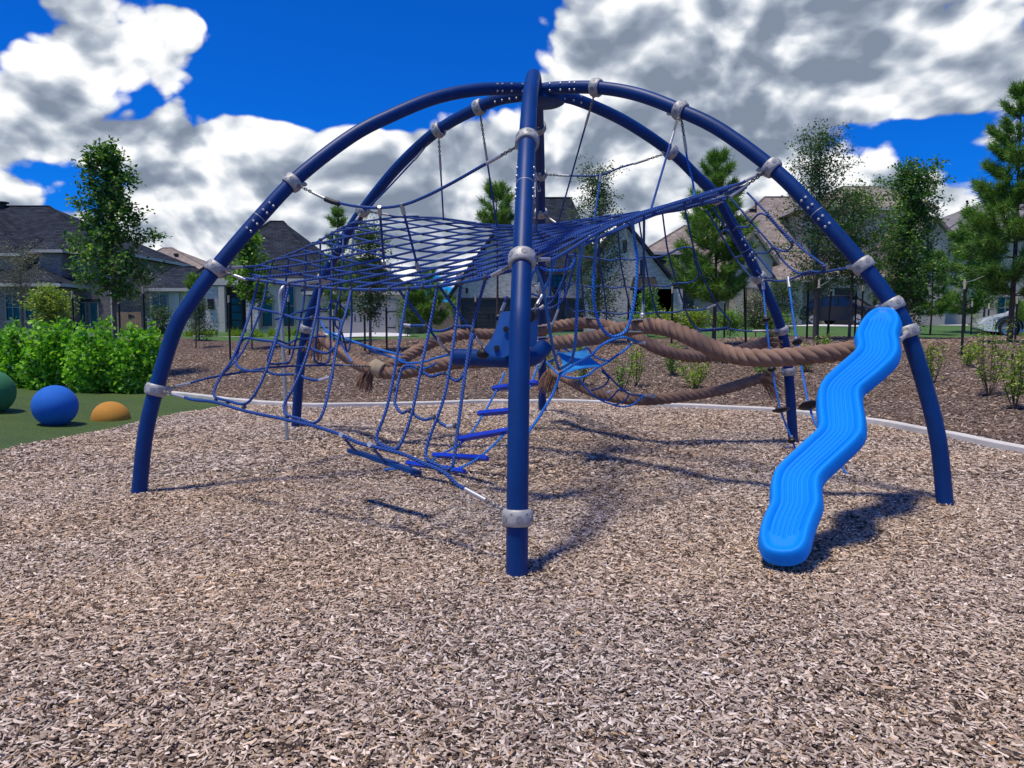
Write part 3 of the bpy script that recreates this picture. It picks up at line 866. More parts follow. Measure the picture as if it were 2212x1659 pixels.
H2 = F_([(888, 704), (920, 704), (938, 714), (957, 714), (978, 707), (1000, 705), (1018, 706), (1022, 716), (1018, 743), (1013, 778), (1004, 803), (990, 822), (975, 818), (960, 806), (933, 813), (918, 807), (903, 795), (883, 790), (869, 796), (862, 816), (855, 853), (854, 874), (868, 892), (885, 886), (900, 900), (920, 907), (938, 902), (953, 915), (966, 922)], -.02)
rope_part(fn, H2, .0115, 5); terminal(fn, H2[-1], F_([(984, 919)], -.02)[0]); terminal(fn, F_([(868, 702)], -.02)[0], H2[0])
for q in [(465, 866), (493, 868), (527, 879), (620, 900), (649, 908), (671, 916), (818, 960), (838, 968), (856, 975), (925, 996), (948, 1008), (966, 1018), (596, 737), (664, 751), (571, 802), (641, 811), (729, 742), (716, 814), (608, 678), (675, 686), (920, 704), (978, 706), (1022, 714), (960, 806), (903, 795), (862, 800), (853, 840), (885, 887), (938, 902), (983, 920)]:
    clip(fn, F_([q], -.012)[0], (.8, -.3, .4), 1.05)
for p in (559, 592, 625, 659, 692, 726, 759, 800, 843, 883, 914, 945, 996, 1050):
    clip(fn, on_edge('front', p), (.8, -.55, 0), 1.2)

# ---- left net, from the left edge in to the big rope knot
KNOT = at(812, 792, 9.3)
lpl = plane3(CP[('L', 847)], KNOT, np.mean(EDGE['left'][2:5], 0))
lnet = thing('climbing_net', 'dark blue rope net hanging from the left rim behind the front net', 'climbing net', (-2.5, 8, 0), 'blue rope nets in the dome')
G_ = lpl
lowl = G_([(404, 830), (440, 819), (478, 811), (530, 803), (575, 795), (630, 791), (690, 789), (740, 789)])
anchored(lnet, ('L', 847), lowl, .012, None, .1, .14)
e = lowl[-1]; d = (KNOT - e) / np.linalg.norm(KNOT - e); terminal(lnet, e, e + d * .12); chain_part(lnet, e + d * .12, KNOT - d * .06)
rope_part(lnet, [on_edge('left', 590)] + G_([(578, 610), (566, 660), (548, 710), (520, 765), (478, 811)]), .0115)
rope_part(lnet, [on_edge('left', 625)] + G_([(618, 604), (612, 655), (605, 700), (592, 735), (579, 773), (584, 785), (602, 786), (623, 782), (632, 763), (641, 725), (652, 673), (658, 632)]) + [on_edge('left', 661)], .0115)
rope_part(lnet, [on_edge('left', 692)] + G_([(691, 589), (690, 640), (686, 713), (679, 763), (681, 780), (694, 785), (709, 780), (714, 750), (713, 700), (716, 620)]) + [on_edge('left', 718)], .0115)
rope_part(lnet, [on_edge('left', 742)] + G_([(740, 560), (738, 620), (728, 660), (724, 700), (738, 718), (752, 760), (760, 690), (758, 600)]) + [on_edge('left', 766)], .0115)
rope_part(lnet, G_([(594, 690), (629, 681), (641, 675), (654, 673), (670, 667), (684, 664), (695, 668), (707, 667), (712, 655), (724, 650), (738, 662), (748, 672)]), .0115)
rope_part(lnet, G_([(597, 734), (606, 737), (623, 742), (641, 733), (669, 732), (684, 727), (704, 727)]), .0115)
for q in [(602, 786), (623, 783), (681, 781), (694, 785), (709, 781), (654, 673), (641, 733), (690, 664), (715, 655), (520, 803), (575, 796)]:
    clip(lnet, G_([q])[0], (.3, .8, .2), 1.05)
for p in (575, 590, 608, 625, 643, 661, 677, 692, 706, 718, 730, 742, 755): clip(lnet, on_edge('left', p), (.3, .85, .3), 1.25)

# ---- back net between the two far right legs
bpl = plane3(CP[('FR', 714)], CP[('F', 622)], np.mean(EDGE['back'][2:5], 0))
bn = thing('climbing_net', 'blue rope net hanging at the back between the two rear right legs', 'climbing net', (2, 10.5, 0), 'blue rope nets in the dome')
B_ = bpl
W1 = B_(Z3((755, 700), (790, 930), (815, 1160), (818, 1240), (850, 1290)))
rope_part(bn, [on_edge('back', 1291)] + W1, .0115)
rope_part(bn, [on_edge('back', 1333)] + B_(Z3((935, 700), (980, 940), (1040, 1200), (1075, 1260))), .0115)
rope_part(bn, [on_edge('back', 1378)] + B_(Z3((1140, 650), (1190, 930), (1250, 1160), (1290, 1230), (1320, 1290))), .0115)
rope_part(bn, [on_edge('back', 1430)] + B_(Z3((1350, 650), (1430, 920), (1500, 1140), (1560, 1265), (1630, 1308), (1750, 1305), (1862, 1290), (1882, 1240), (1770, 1090), (1640, 830), (1565, 590))) + [on_edge('back', 1478)], .0115)
rope_part(bn, [on_edge('back', 1250)] + B_(Z3((590, 700), (605, 930), (628, 1160), (630, 1230))), .0115)
rope_part(bn, B_(Z3((250, 720), (330, 790), (430, 800), (490, 790), (530, 740), (480, 670), (600, 680), (760, 700), (850, 715), (935, 700), (1040, 710), (1130, 685), (1240, 690), (1350, 660), (1430, 620), (1510, 600), (1562, 622), (1580, 720), (1612, 830), (1575, 888), (1500, 910), (1430, 910), (1330, 940), (1190, 930), (1090, 960), (980, 940), (880, 955), (790, 935), (700, 945), (600, 930), (520, 915), (462, 980), (470, 1060), (492, 1120), (550, 1160), (630, 1145), (720, 1160), (815, 1160), (920, 1180), (1040, 1160), (1150, 1175), (1260, 1160), (1390, 1165), (1500, 1140), (1600, 1145), (1690, 1130))), .0115, 4)
q = B_(Z3((1690, 1130), (1765, 1095))); terminal(bn, q[0], q[1])
lowb = B_(Z3((2025, 1325), (1960, 1318), (1870, 1305), (1750, 1318), (1620, 1325), (1560, 1332)))
anchored(bn, ('FR', 714), lowb, .0115, None, .12, .16)
for q in Z3((755, 700), (790, 935), (815, 1160), (935, 700), (980, 940), (1040, 1160), (1130, 685), (1190, 930), (1250, 1160), (1350, 660), (1430, 912), (1500, 1140), (1565, 615), (1600, 725), (1640, 835), (1750, 1308), (605, 930), (628, 1150), (1860, 1295), (1630, 1312)):
    clip(bn, B_([q])[0], (.9, .1, .2), 1.05)

# ---- right net, sloping outwards from the rim between the two right legs
rpl = plane3(CP[('R', 574)], CP[('FR', 600)], (CP[('R', 364)] + CP[('FR', 428)]) / 2)
rn = thing('climbing_net', 'blue sloping rope net between the two right hand legs above the disc ropes', 'climbing net', (3, 8.5, 0), 'blue rope nets in the dome')
R_ = rpl
anchored(rn, ('R', 574), R_(Z8((960, 540), (900, 550), (850, 556), (800, 566), (735, 590), (670, 596), (620, 592), (560, 602), (530, 590))), .012, None, .1, .14, 5)
for L_ in (((500, 85), (620, 210), (700, 300), (830, 420), (935, 498), (946, 518), (920, 542), (860, 540), (790, 547), (700, 470), (650, 400), (520, 250), (400, 110)),
           ((300, 170), (390, 310), (480, 450), (560, 540), (590, 575), (655, 570), (600, 500), (520, 400), (440, 290), (360, 140)),
           ((265, 185), (345, 320), (430, 460), (530, 580)),
           ((340, 325), (370, 300), (410, 310), (440, 285), (480, 285), (512, 280), (527, 250), (560, 215), (585, 207), (620, 225), (680, 290), (750, 370), (758, 398), (725, 423), (690, 418), (650, 402), (620, 430), (550, 435), (520, 455), (480, 445), (430, 465))):
    rope_part(rn, R_(Z8(*L_)), .0115)
for q in Z8((350, 320), (380, 303), (440, 287), (520, 252), (620, 222), (695, 300), (762, 372), (650, 402), (550, 437), (485, 447), (438, 462), (870, 540), (935, 515), (610, 575), (655, 572)):
    clip(rn, R_([q])[0], (.5, .5, .5), 1.1)
# rim ropes that gather at the right hand clamps
rim = thing('gathered_ropes', 'bundle of blue rim ropes with steel ferrules gathered towards the right leg clamp', 'rope', (2, 7.5, 2.8))
for q in (((1262, 528), (1350, 487), (1440, 452), (1530, 424), (1600, 397)), ((1300, 512), (1400, 470), (1490, 437), (1560, 418), (1610, 402))):
    anchored(rim, ('R', 364), chord(cR, cN, .42, q[::-1]), .0115, None, .2, .2)
anchored(rim, ('FR', 428), [on_sheet(1480, 452), on_sheet(1420, 462), on_sheet(1330, 480)], .0115, None, .1, .16)
anchored(rim, ('FR', 428), [on_sheet(1500, 442), on_sheet(1440, 449), on_sheet(1350, 466)], .0115, None, .1, .16)
# ---------------------------------------------------------------- wavy slide board
m_slide = simple('slide_plastic', (.0, .235, .80), .55, 0, .06, 1.5, .05, 220, .18)
SLIDE_PAIRS = [((262, 1576), (300, 1576)), ((200, 1565), (352, 1568)), ((150, 1538), (405, 1540)), ((125, 1490), (438, 1490)), ((120, 1440), (450, 1440)), ((130, 1380), (462, 1400)), ((150, 1320), (482, 1340)), ((176, 1268), (505, 1285)), ((188, 1230), (514, 1245)), ((188, 1185), (512, 1200)), ((190, 1140), (508, 1160)), ((200, 1090), (512, 1112)), ((218, 1048), (532, 1078)), ((255, 1005), (572, 1038)), ((328, 938), (635, 980)), ((400, 870), (695, 925)), ((452, 824), (745, 872)), ((471, 797), (767, 838)), ((475, 768), (773, 800)), ((470, 715), (770, 740)),
               ((467, 650), (756, 660)), ((470, 590), (750, 605)), ((484, 548), (760, 570)), ((512, 505), (795, 540)), ((555, 465), (838, 505)), ((600, 425), (880, 470)), ((665, 370), (945, 408)), ((695, 338), (970, 370)), ((703, 312), (979, 335)), ((699, 285), (978, 300)), ((694, 258), (970, 268)), ((698, 230), (968, 242)), ((712, 200), (977, 208)), ((733, 166), (984, 168)), ((763, 131), (976, 132)), ((802, 104), (954, 107)), ((845, 89), (915, 90))]
def slide_mesh():
    A, B = np.array([1.63, 4.45, .20]), np.array([3.12, 6.18, 1.60])
    wv = np.array([.82, -.57, 0]); wv /= np.linalg.norm(wv); run = (B - A) / np.linalg.norm(B - A)
    nn = np.cross(wv, run); nn = nn / np.linalg.norm(nn); nn = nn if nn[2] > 0 else -nn
    q = lambda p: onplane(1591 + p[0] / 2.749, 630.9 + p[1] / 2.749, A, nn)
    Lp = smoothpath([q(l) for l, r in SLIDE_PAIRS], 6); Rp = smoothpath([q(r) for l, r in SLIDE_PAIRS], 6)
    for _ in range(2):
        Lp[1:-1] = (Lp[:-2] + 2 * Lp[1:-1] + Lp[2:]) / 4; Rp[1:-1] = (Rp[:-2] + 2 * Rp[1:-1] + Rp[2:]) / 4
    n = len(Lp); C = (Lp + Rp) / 2; e = np.concatenate([[0], np.cumsum(np.linalg.norm(np.diff(C, axis=0), axis=1))]); tot = e[-1]
    W2 = np.linalg.norm(Rp - Lp, axis=1) / 2; hw = np.median(W2)
    outline = np.vstack([Lp, Rp[::-1]])
    ribs = [-.52, -.35, -.17, 0.0, .17, .35, .52]
    us = [-1.0, -.99, -.97, -.94, -.90, -.86, -.81, -.76, -.71, -.66]
    for r in ribs: us += [r - .030, r - .014, r, r + .014, r + .030]
    us = np.array(sorted(us + [-u for u in us[:10]])); m = len(us)
    V = []
    ol = np.vstack([outline, outline[:1]])
    def dist(P):
        d = np.full(len(P), 9.)
        for a, b in zip(ol[:-1:2], ol[2::2]):
            ab = b - a; t = np.clip(((P - a) @ ab) / (ab @ ab + 1e-12), 0, 1); d = np.minimum(d, np.linalg.norm(P - (a + t[:, None] * ab), axis=1))
        return d
    for i in range(n):
        P = C[i] + np.outer(us, (Rp[i] - Lp[i]) / 2); d = dist(P)
        rim = .022 * np.exp(-((d - .040) / .026) ** 2) - .055 * np.clip(1 - d / .028, 0, 1) ** 2
        rib = np.zeros(m); ee = min(e[i], tot - e[i])
        for r in ribs:
            lim = .16 + .10 * abs(r)
            if ee > lim: rib[np.abs(us - r) < .016] = -.007
        V.append(P + np.outer(rim + rib, nn))
    V = np.array(V); U = np.array([C[i] + np.outer(us * .97, (Rp[i] - Lp[i]) / 2) - nn * .075 for i in range(n)])
    F = []; nv = n * m
    for i in range(n - 1):
        for j in range(m - 1):
            a = i * m + j; F += [(a, a + 1, a + m + 1, a + m), (nv + a, nv + a + m, nv + a + m + 1, nv + a + 1)]
        a = i * m; F.append((a, a + m, nv + a + m, nv + a)); a += m - 1; F.append((a, nv + a, nv + a + m, a + m))
    for j in range(m - 1): F.append((j, nv + j, nv + j + 1, j + 1)); a = (n - 1) * m + j; F.append((a, a + 1, nv + a + 1, nv + a))
    mb = MB(); mb.add(np.vstack([V.reshape(-1, 3), U.reshape(-1, 3)]), F)
    sl = thing('slide', 'bright blue zigzag plastic slide board leaning from the right leg to the chips', 'slide', (A[0], A[1], 0))
    build('slide_board', mb, m_slide, sl, smooth=70)
    mb = MB(); p = at(1716, 1190, 4.72); mb.tube(np.array([[p[0] + .02, p[1] - .01, -.2], [p[0] + .02, p[1] - .01, .06], [p[0] - .02, p[1], .22]]), .036, 14)
    build('support_post', mb, m_blue, sl, smooth=True)
    for key, (zx, zy) in ((('R', 660), (905, 150)), (('R', 717), (960, 250))):
        c = CP[key]; t = q((zx, zy)) - nn * .06; mb = MB(); mb.tube(np.array([c, (c + t) / 2, t]), .026, 10); build('bracket', mb, m_cast, sl, smooth=True)
slide_mesh()

# ---------------------------------------------------------------- thick brown twisted ropes
m_brown, nt, b, N, L = newmat('brown_twisted_fibre')
co = coords(N)
n1 = noise(N, L, co, 5, 4, .6); n2 = noise(N, L, co, 210, 3, .7)
r1 = ramp(N, [(.3, (.20, .125, .088)), (.7, (.31, .20, .145))]); L.new(n1.outputs['Fac'], r1.inputs['Fac'])
L.new(r1.outputs['Color'], b.inputs['Base Color']); b.inputs['Roughness'].default_value = .9; b.inputs['Specular IOR Level'].default_value = .2
bump(N, L, n2.outputs['Fac'], .6, .004, b)
m_fray = simple('frayed_fibre', (.22, .125, .08), .95, 0, .35, 30)
m_whip = simple('whipping_cord', (.55, .43, .26), .8, 0, .12, 20, .4, 200)
def twisted(root, P, R=.074, n=4, pitch=.36, phase=0.0):
    P = smoothpath(P, 14)
    L = np.concatenate([[0], np.cumsum(np.linalg.norm(np.diff(P, axis=0), axis=1))])
    T = np.arange(0, L[-1], .018); C = np.stack([np.interp(T, L, P[:, c]) for c in range(3)], 1)
    for _ in range(2):
        C[1:-1] = (C[:-2] + C[1:-1] * 2 + C[2:]) / 4
    tg = np.gradient(C, axis=0); tg /= np.linalg.norm(tg, axis=1)[:, None]
    u = np.cross(tg, [0, 0, 1.0]); u /= np.linalg.norm(u, axis=1)[:, None]; w = np.cross(u, tg)
    for k in range(n):
        a = phase + 2 * PI * k / n - 2 * PI * T / pitch
        Q = C + (u * np.cos(a)[:, None] + w * np.sin(a)[:, None]) * R * .56
        mb = MB(); mb.tube(Q, R * .50, 11); build('strand', mb, m_brown, root, smooth=True)
    mb = MB(); mb.tube(C[::3], R * .3, 6); build('core', mb, m_brown, root, smooth=True)
    return C
def tassel(root, p, axis, length, spread, n=70, r=.0035, droop=.5):
    mb = MB(); ax = np.asarray(axis, float); ax /= np.linalg.norm(ax); u, w = frame(ax)
    for i in range(n):
        a = rnd.random() * 2 * PI; q = math.sqrt(rnd.random()); e = length * rnd.uniform(.65, 1.1)
        o = u * math.cos(a) + w * math.sin(a)
        P = [p + o * q * .05]
        for s in (.25, .5, .75, 1.0):
            P.append(p + o * (q * .05 + spread * q * s ** .7) + ax * e * s + np.array([0, 0, -droop * length * s * s]) + np.array([rnd.gauss(0, .006) for _ in range(3)]))
        mb.tube(np.array(P), [r, r, r, r * .9, r * .7], 4, caps=False)
    mb.tube(np.array([p - ax * .03, p + ax * .03, p + ax * length * .3]), [.06, .05, .02], 8)
    return build('tassel', mb, m_fray, root, smooth=True)
def plate(root, p, t, L=.26, W_=.10):
    mb = MB(); t = np.asarray(t, float); t /= np.linalg.norm(t); u, w = frame(t)
    M = Matrix((t, u, w)).transposed()
    mb.box(p, (L, W_, .012), M=M)
    return build('clamp_plate', mb, m_steel, root)
ra = thing('twisted_rope', 'brown twisted rope arching from the left rear leg past a frayed knot to the back', 'thick rope', (0, 10, .9), 'thick brown ropes inside the dome')
RA = [at(690, 728, 10.2), at(720, 750, 10.0), at(765, 782, 9.6), at(806, 797, 9.3), at(850, 786, 9.4), at(900, 758, 9.7), at(950, 733, 10.0), at(1005, 722, 10.2), at(1080, 722, 10.3), at(1165, 714, 10.3), at(1210, 703, 10.2), at(1262, 697, 10.0), at(1310, 703, 9.8), at(1365, 722, 9.5), at(1410, 748, 9.3), at(1460, 765, 9.3), at(1520, 771, 9.5), at(1580, 762, 9.8), at(1625, 748, 10.0), at(1655, 738, 10.1)]
twisted(ra, RA)
tassel(ra, at(692, 728, 10.15), (-.5, 0, -.6), .22, .11, 80)
tassel(ra, at(1655, 738, 10.1), (.8, 0, .35), .20, .12, 80, droop=.35)
plate(ra, at(986, 714, 10.2) + [0, 0, .03], at(1007, 711, 10.2) - at(965, 717, 10.2)); plate(ra, at(1176, 704, 10.25) + [0, 0, 0], (1, 0, .08)); plate(ra, at(1286, 688, 9.9), (1, -.1, -.08))
rb_ = thing('twisted_rope', 'thickest brown twisted rope snaking in front across to the blue slide', 'thick rope', (2, 7.5, .9), 'thick brown ropes inside the dome')
RB = [at(815, 803, 9.3), at(862, 806, 9.2), at(910, 797, 9.1), at(960, 787, 9.0), at(1010, 782, 9.0), at(1070, 778, 8.9), at(1140, 766, 8.7), at(1185, 744, 8.5), at(1240, 736, 8.3), at(1300, 726, 8.0), at(1345, 712, 7.7), at(1395, 704, 7.4), at(1445, 710, 7.1), at(1490, 728, 6.9), at(1530, 748, 6.8), at(1580, 766, 6.7), at(1640, 773, 6.5), at(1700, 771, 6.4), at(1760, 766, 6.3), at(1830, 758, 6.3), at(1885, 740, 6.3), at(1925, 715, 6.35)]
twisted(rb_, RB, .078, phase=.4)
kn = at(812, 795, 9.3)
mb = MB(); mb.tube(np.array([at(806, 789, 9.3), at(815, 796, 9.27), at(826, 801, 9.25)]), [.098, .104, .098], 16); build('whipping', mb, m_whip, rb_, smooth=True)
tassel(rb_, at(797, 803, 9.25), (-.45, -.2, -.8), .19, .08, 80, .004, .35)
plate(rb_, at(1183, 727, 8.5), (1, -.3, .1)); plate(rb_, at(1388, 690, 7.4), (1, -.35, 0)); plate(rb_, at(1388, 716, 7.4), (1, -.35, 0)); plate(rb_, at(985, 776, 9.0), (1, 0, .1))
rc = thing('twisted_rope', 'lowest brown twisted rope sagging between the rear legs with frayed ends', 'thick rope', (2, 10, .4), 'thick brown ropes inside the dome')
RC = [at(1195, 806, 11.0), at(1225, 818, 10.6), at(1270, 842, 10.2), at(1320, 857, 9.9), at(1380, 864, 9.7), at(1440, 861, 9.6), at(1500, 853, 9.7), at(1560, 842, 9.8), at(1610, 828, 10.0), at(1650, 815, 10.1)]
twisted(rc, RC, .070, phase=1.1)
tassel(rc, at(1193, 803, 11.0), (-.3, -.3, -.75), .24, .14, 80, .0045); tassel(rc, at(1645, 816, 10.05), (.8, 0, -.1), .26, .14, 90)
for q in ((1315, 848, 9.75), (1411, 856, 9.5)):
    mb = MB(); mb.lathe([(.028, 0), (.028, .01), (.012, .016), (.012, .03), (0, .032)], at(*q), (-.1, -1, .1), 14); build('end_washer', mb, m_steel, rc, smooth=True)

sus = thing('suspension_rope', 'dark blue upright rope from the net rim to the plate on the thickest brown rope', 'rope', (1.3, 7.4, 1.2))
p0, p1 = on_edge('right', 1391), at(1390, 656, 7.4)
rope_part(sus, [p0, p0 * .5 + p1 * .5, p1], .0115); p2 = at(1388, 676, 7.4); terminal(sus, p1 + [0, 0, .03], p2)
mb = MB(); mb.ball(at(1388, 681, 7.4), .028, 12, 8); build('eye_nut', mb, m_steel, sus, smooth=True)
sus2 = thing('suspension_rope', 'short suspension rope with steel ferrules over the rear brown rope beside the near pole', 'rope', (.4, 9, 1.3))
for (xa, ya, xb, yb, xc, yc, Y) in ((1188, 600, 1187, 655, 1187, 690, 9.2), (1212, 610, 1206, 668, 1186, 722, 8.6)):
    a, b_, c = at(xa, ya, Y), at(xb, yb, Y), at(xc, yc, Y); rope_part(sus2, [a, (a + b_) / 2, b_], .011, mat=m_rope_lit); terminal(sus2, b_, b_ * .4 + c * .6); chain_part(sus2, b_ * .4 + c * .6, c)

# ---------------------------------------------------------------- swinging seat of tube and bent boards behind the near pole
sw = thing('swing_seat', 'navy swing seat of a fat tube and a bent board hung behind the near pole', 'swing seat', (-.2, 6.5, 1.2))
mb = MB(); T0, T1 = at(984, 771, 6.6), at(1105, 776, 6.3)
mb.tube(smoothpath([T0, T0 * .8 + T1 * .2, T0 * .5 + T1 * .5, T1, at(1150, 772, 6.35), at(1175, 750, 6.5)], 8), .074, 20); build('seat_tube', mb, m_blue, sw, smooth=True)
m_board = simple('board_blue', (.008, .085, .34), .4, 0, .1, 3)
def board(pts, Y, thick, name='seat_board', tilt=0.0):
    V = [at(x, y, Y + tilt * (y - 720) / 100) for x, y in pts]; Bk = [v + np.array([0.004, thick, 0.0]) for v in V]; n = len(V)
    mb = MB(); mb.add(V + Bk, [tuple(range(n - 1, -1, -1)), tuple(range(n, 2 * n))] + [(i, (i + 1) % n, n + (i + 1) % n, n + i) for i in range(n)])
    return build(name, mb, m_board, sw, smooth=30)
board(smoothpath([np.array([x, y, 0.0]) for x, y in ((1082, 676), (1090, 673), (1110, 674), (1128, 690), (1120, 720), (1110, 745), (1104, 760), (1098, 768), (1083, 772), (1062, 768), (1050, 760), (1046, 752), (1054, 742), (1064, 726), (1072, 705), (1077, 688))], 3, True)[:, :2], 6.15, .03, tilt=-.12)
board([(1138, 680), (1152, 674), (1160, 690), (1162, 720), (1158, 745), (1148, 752), (1138, 740)], 6.5, .04)
for q in ((1073, 752, 6.09), (1093, 711, 6.13)):
    mb = MB(); mb.lathe([(.024, -.01), (.024, .004), (0, .005)], at(*q), (0, -1, .25), 16); build('board_hole', mb, m_black, sw, smooth=True)
for q, r in (((1043, 764, 6.2), .046), ((1142, 683, 6.2), .055), ((1077, 686, 6.3), .03), ((974, 763, 6.6), .02)):
    mb = MB(); mb.ball(at(*q), r, 14, 10, 1.15, 1, 1); build('rubber_bush', mb, m_black, sw, smooth=True)
for a, b_, c, e, Y0, Y1 in (((860, 626), (945, 735), (960, 752), (972, 763), 6.0, 6.55), ((948, 620), (1028, 730), (1041, 746), (1043, 760), 5.7, 6.15), ((1096, 640), (1090, 655), (1083, 672), (1080, 683), 6.3, 6.3), ((1180, 615), (1170, 640), (1160, 658), (1146, 680), 6.6, 6.2)):
    p0 = on_edge('front', a[0]) if a[0] < 1050 else at(*a, Y0); p1 = at(*b_, Y0 * .25 + Y1 * .75); p2 = at(*c, Y0 * .1 + Y1 * .9); p3 = at(*e, Y1)
    rope_part(sw, [p0, (p0 + p1) / 2, p1], .0115); terminal(sw, p1 - (p2 - p1) * .1, p2); chain_part(sw, p2, p3)

# ---------------------------------------------------------------- hammock, its rim and the small loops under it
ham = thing('hammock', 'small sky blue membrane hammock laced into a rope rim beside the near pole', 'hammock', (.8, 8.2, .8))
def quadmem(c4, Y4, sag, mat, name, nn=12):
    C = [at(x, y, Y) for (x, y), Y in zip(c4, Y4)]
    V, F = [], []
    for i in range(nn + 1):
        for j in range(nn + 1):
            u, v = i / nn, j / nn
            iu = .09 * math.sin(PI * v) * (1 - 2 * u); iv = .09 * math.sin(PI * u) * (1 - 2 * v)
            uu, vv = u + iu, v + iv
            p = C[0] * (1 - uu) * (1 - vv) + C[1] * uu * (1 - vv) + C[2] * uu * vv + C[3] * (1 - uu) * vv
            p = p + np.array([0, 0, -sag * math.sin(PI * u) * math.sin(PI * v)])
            V.append(p)
    k = nn + 1
    top = len(V); V2 = [p - np.array([0, 0, .008]) for p in V]
    for i in range(nn):
        for j in range(nn):
            a = i * k + j; F.append((a, a + k, a + k + 1, a + 1)); F.append((top + a, top + a + 1, top + a + k + 1, top + a + k))
    for i in range(nn):
        for (a, b_) in ((i, i + 1), (nn * k + i + 1, nn * k + i), ((i + 1) * k, i * k), (i * k + nn, (i + 1) * k + nn)): F.append((a, b_, top + b_, top + a))
    mb = MB(); mb.add(V + V2, F); return build(name, mb, mat, ham, smooth=True)
m_mem = simple('sky_blue_membrane', (.03, .28, .72), .4, 0, .12, 6, .15, 30)
quadmem([(1203, 760), (1268, 755), (1303, 790), (1213, 810)], (8.6, 8.6, 8.0, 7.9), .06, m_mem, 'membrane')
H = lambda Y, *p: [at(x, y, Y) for x, y in Z7(*p)]
rim_ = [at(x, y, Y) for (x, y), Y in zip(Z7((300, 715), (350, 770), (420, 825), (540, 855), (650, 830), (720, 775), (790, 735), (870, 685), (945, 632), (1005, 585), (1030, 552)), (8.4, 8.1, 7.9, 7.8, 7.8, 7.85, 7.9, 7.95, 8, 8.1, 8.1))]
rope_part(ham, rim_, .0125, mat=m_rope_lit)
back_ = [at(x, y, 8.6) for x, y in Z7((300, 715), (370, 690), (405, 610), (440, 595), (520, 632), (600, 622), (650, 590), (700, 655), (760, 690), (850, 705))]
rope_part(ham, back_, .0115, mat=m_rope_lit)
for q in ((340, 755), (430, 828), (530, 853), (660, 822), (740, 760), (800, 728), (410, 625), (640, 600), (715, 670), (780, 695)):
    p = at(*Z7(q)[0], 8.0 if q[1] > 720 else 8.6); mb = MB(); mb.tube(np.array([p, p + [.02, .02, .01], p + [.045, .05, 0]]), .005, 6); build('lacing_hook', mb, m_steel, ham, smooth=True)
terminal(ham, at(*Z7((350, 565))[0], 8.6), at(*Z7((385, 595))[0], 8.6)); terminal(ham, at(*Z7((690, 540))[0], 8.6), at(*Z7((665, 575))[0], 8.6)); terminal(ham, rim_[-1], at(*Z7((1040, 545))[0], 8.1))
terminal(ham, at(*Z7((230, 770))[0], 8.4), at(*Z7((270, 690))[0], 8.4)); chain_part(ham, at(*Z7((270, 690))[0], 8.4), at(*Z7((315, 590))[0], 8.5))
lp = thing('rope_loops', 'cluster of small blue rope loops hooked to the lowest brown rope under the hammock', 'rope', (1.3, 9, .4))
for q, Y in ((((580, 860), (640, 940), (700, 1000), (780, 1050), (880, 1085), (960, 1100), (1050, 1080), (1120, 1020), (1140, 1002)), 8.8),
             (((780, 775), (850, 850), (920, 920), (1000, 980), (1060, 998), (1160, 1000)), 8.9), (((775, 790), (815, 830), (835, 865), (800, 915), (740, 945), (680, 960)), 8.8),
             (((700, 1000), (760, 1035), (830, 1040), (880, 1000), (910, 962), (945, 955), (1005, 990), (985, 1035), (920, 1075), (860, 1085)), 8.8)):
    rope_part(lp, H(Y, *q), .0105, mat=m_rope_lit if q[0][0] < 700 else m_rope)
terminal(lp, H(8.85, (1150, 1000))[0], H(9.3, (1195, 1010))[0])

# ---- large free loops of rope between the near pole and the hammock
loops = thing('rope_curtain', 'blue rope loops with light put into their colour, hanging from the right net edge over the brown ropes', 'rope', (.8, 7, 1.3))
NR = lambda Y, *p: [at(x, y, Y) for x, y in Z3(*p)]
def slope(q, Y0, Y1):
    n = len(q); return [at(x, y, Y0 + (Y1 - Y0) * i / (n - 1)) for i, (x, y) in enumerate(q)]
rope_part(loops, [on_edge('right', 1365)] + slope(Z3((1062, 560), (1080, 700), (1075, 900), (1050, 1100), (1010, 1265), (968, 1338), (900, 1368), (842, 1362), (770, 1290), (720, 1150), (702, 950), (714, 740)), 6.6, 6.3) + [on_edge('right', 1288)], .0135, mat=m_rope_lit)
rope_part(loops, [on_edge('right', 1262)] + slope(Z3((600, 640), (575, 800), (562, 1100), (550, 1380), (528, 1530), (505, 1590), (460, 1625), (420, 1648)), 5.9, 7.0), .0135, mat=m_rope_lit)
rope_part(loops, slope(Z3((205, 780), (250, 890), (290, 1070), (330, 1340), (370, 1540), (405, 1648)), 5.2, 7.0), .0135, mat=m_rope_lit)
rope_part(loops, slope(Z7((410, 820), (520, 745), (680, 660), (745, 590), (850, 528), (960, 502), (1030, 518), (1095, 545)), 7.0, 7.6), .0135, mat=m_rope_lit)
terminal(loops, at(*Z7((1090, 546))[0], 7.6), at(*Z7((1150, 550))[0], 7.65), .017)
rope_part(loops, slope(Z7((412, 830), (355, 985), (270, 1130), (200, 1240), (150, 1310), (128, 1400), (100, 1500)), 7.0, 6.4), .0135, mat=m_rope_lit)
for q in ((845, 1366), (968, 1340), (405, 1645), (512, 1585)): clip(loops, at(*Z3(q)[0], 6.6 if q[0] > 600 else 7.0), (1, 0, .2), 1.3)
bl = thing('rope_curtain', 'darker crossing ropes and hung loops just right of the near pole', 'rope', (.4, 7.5, 1.7))
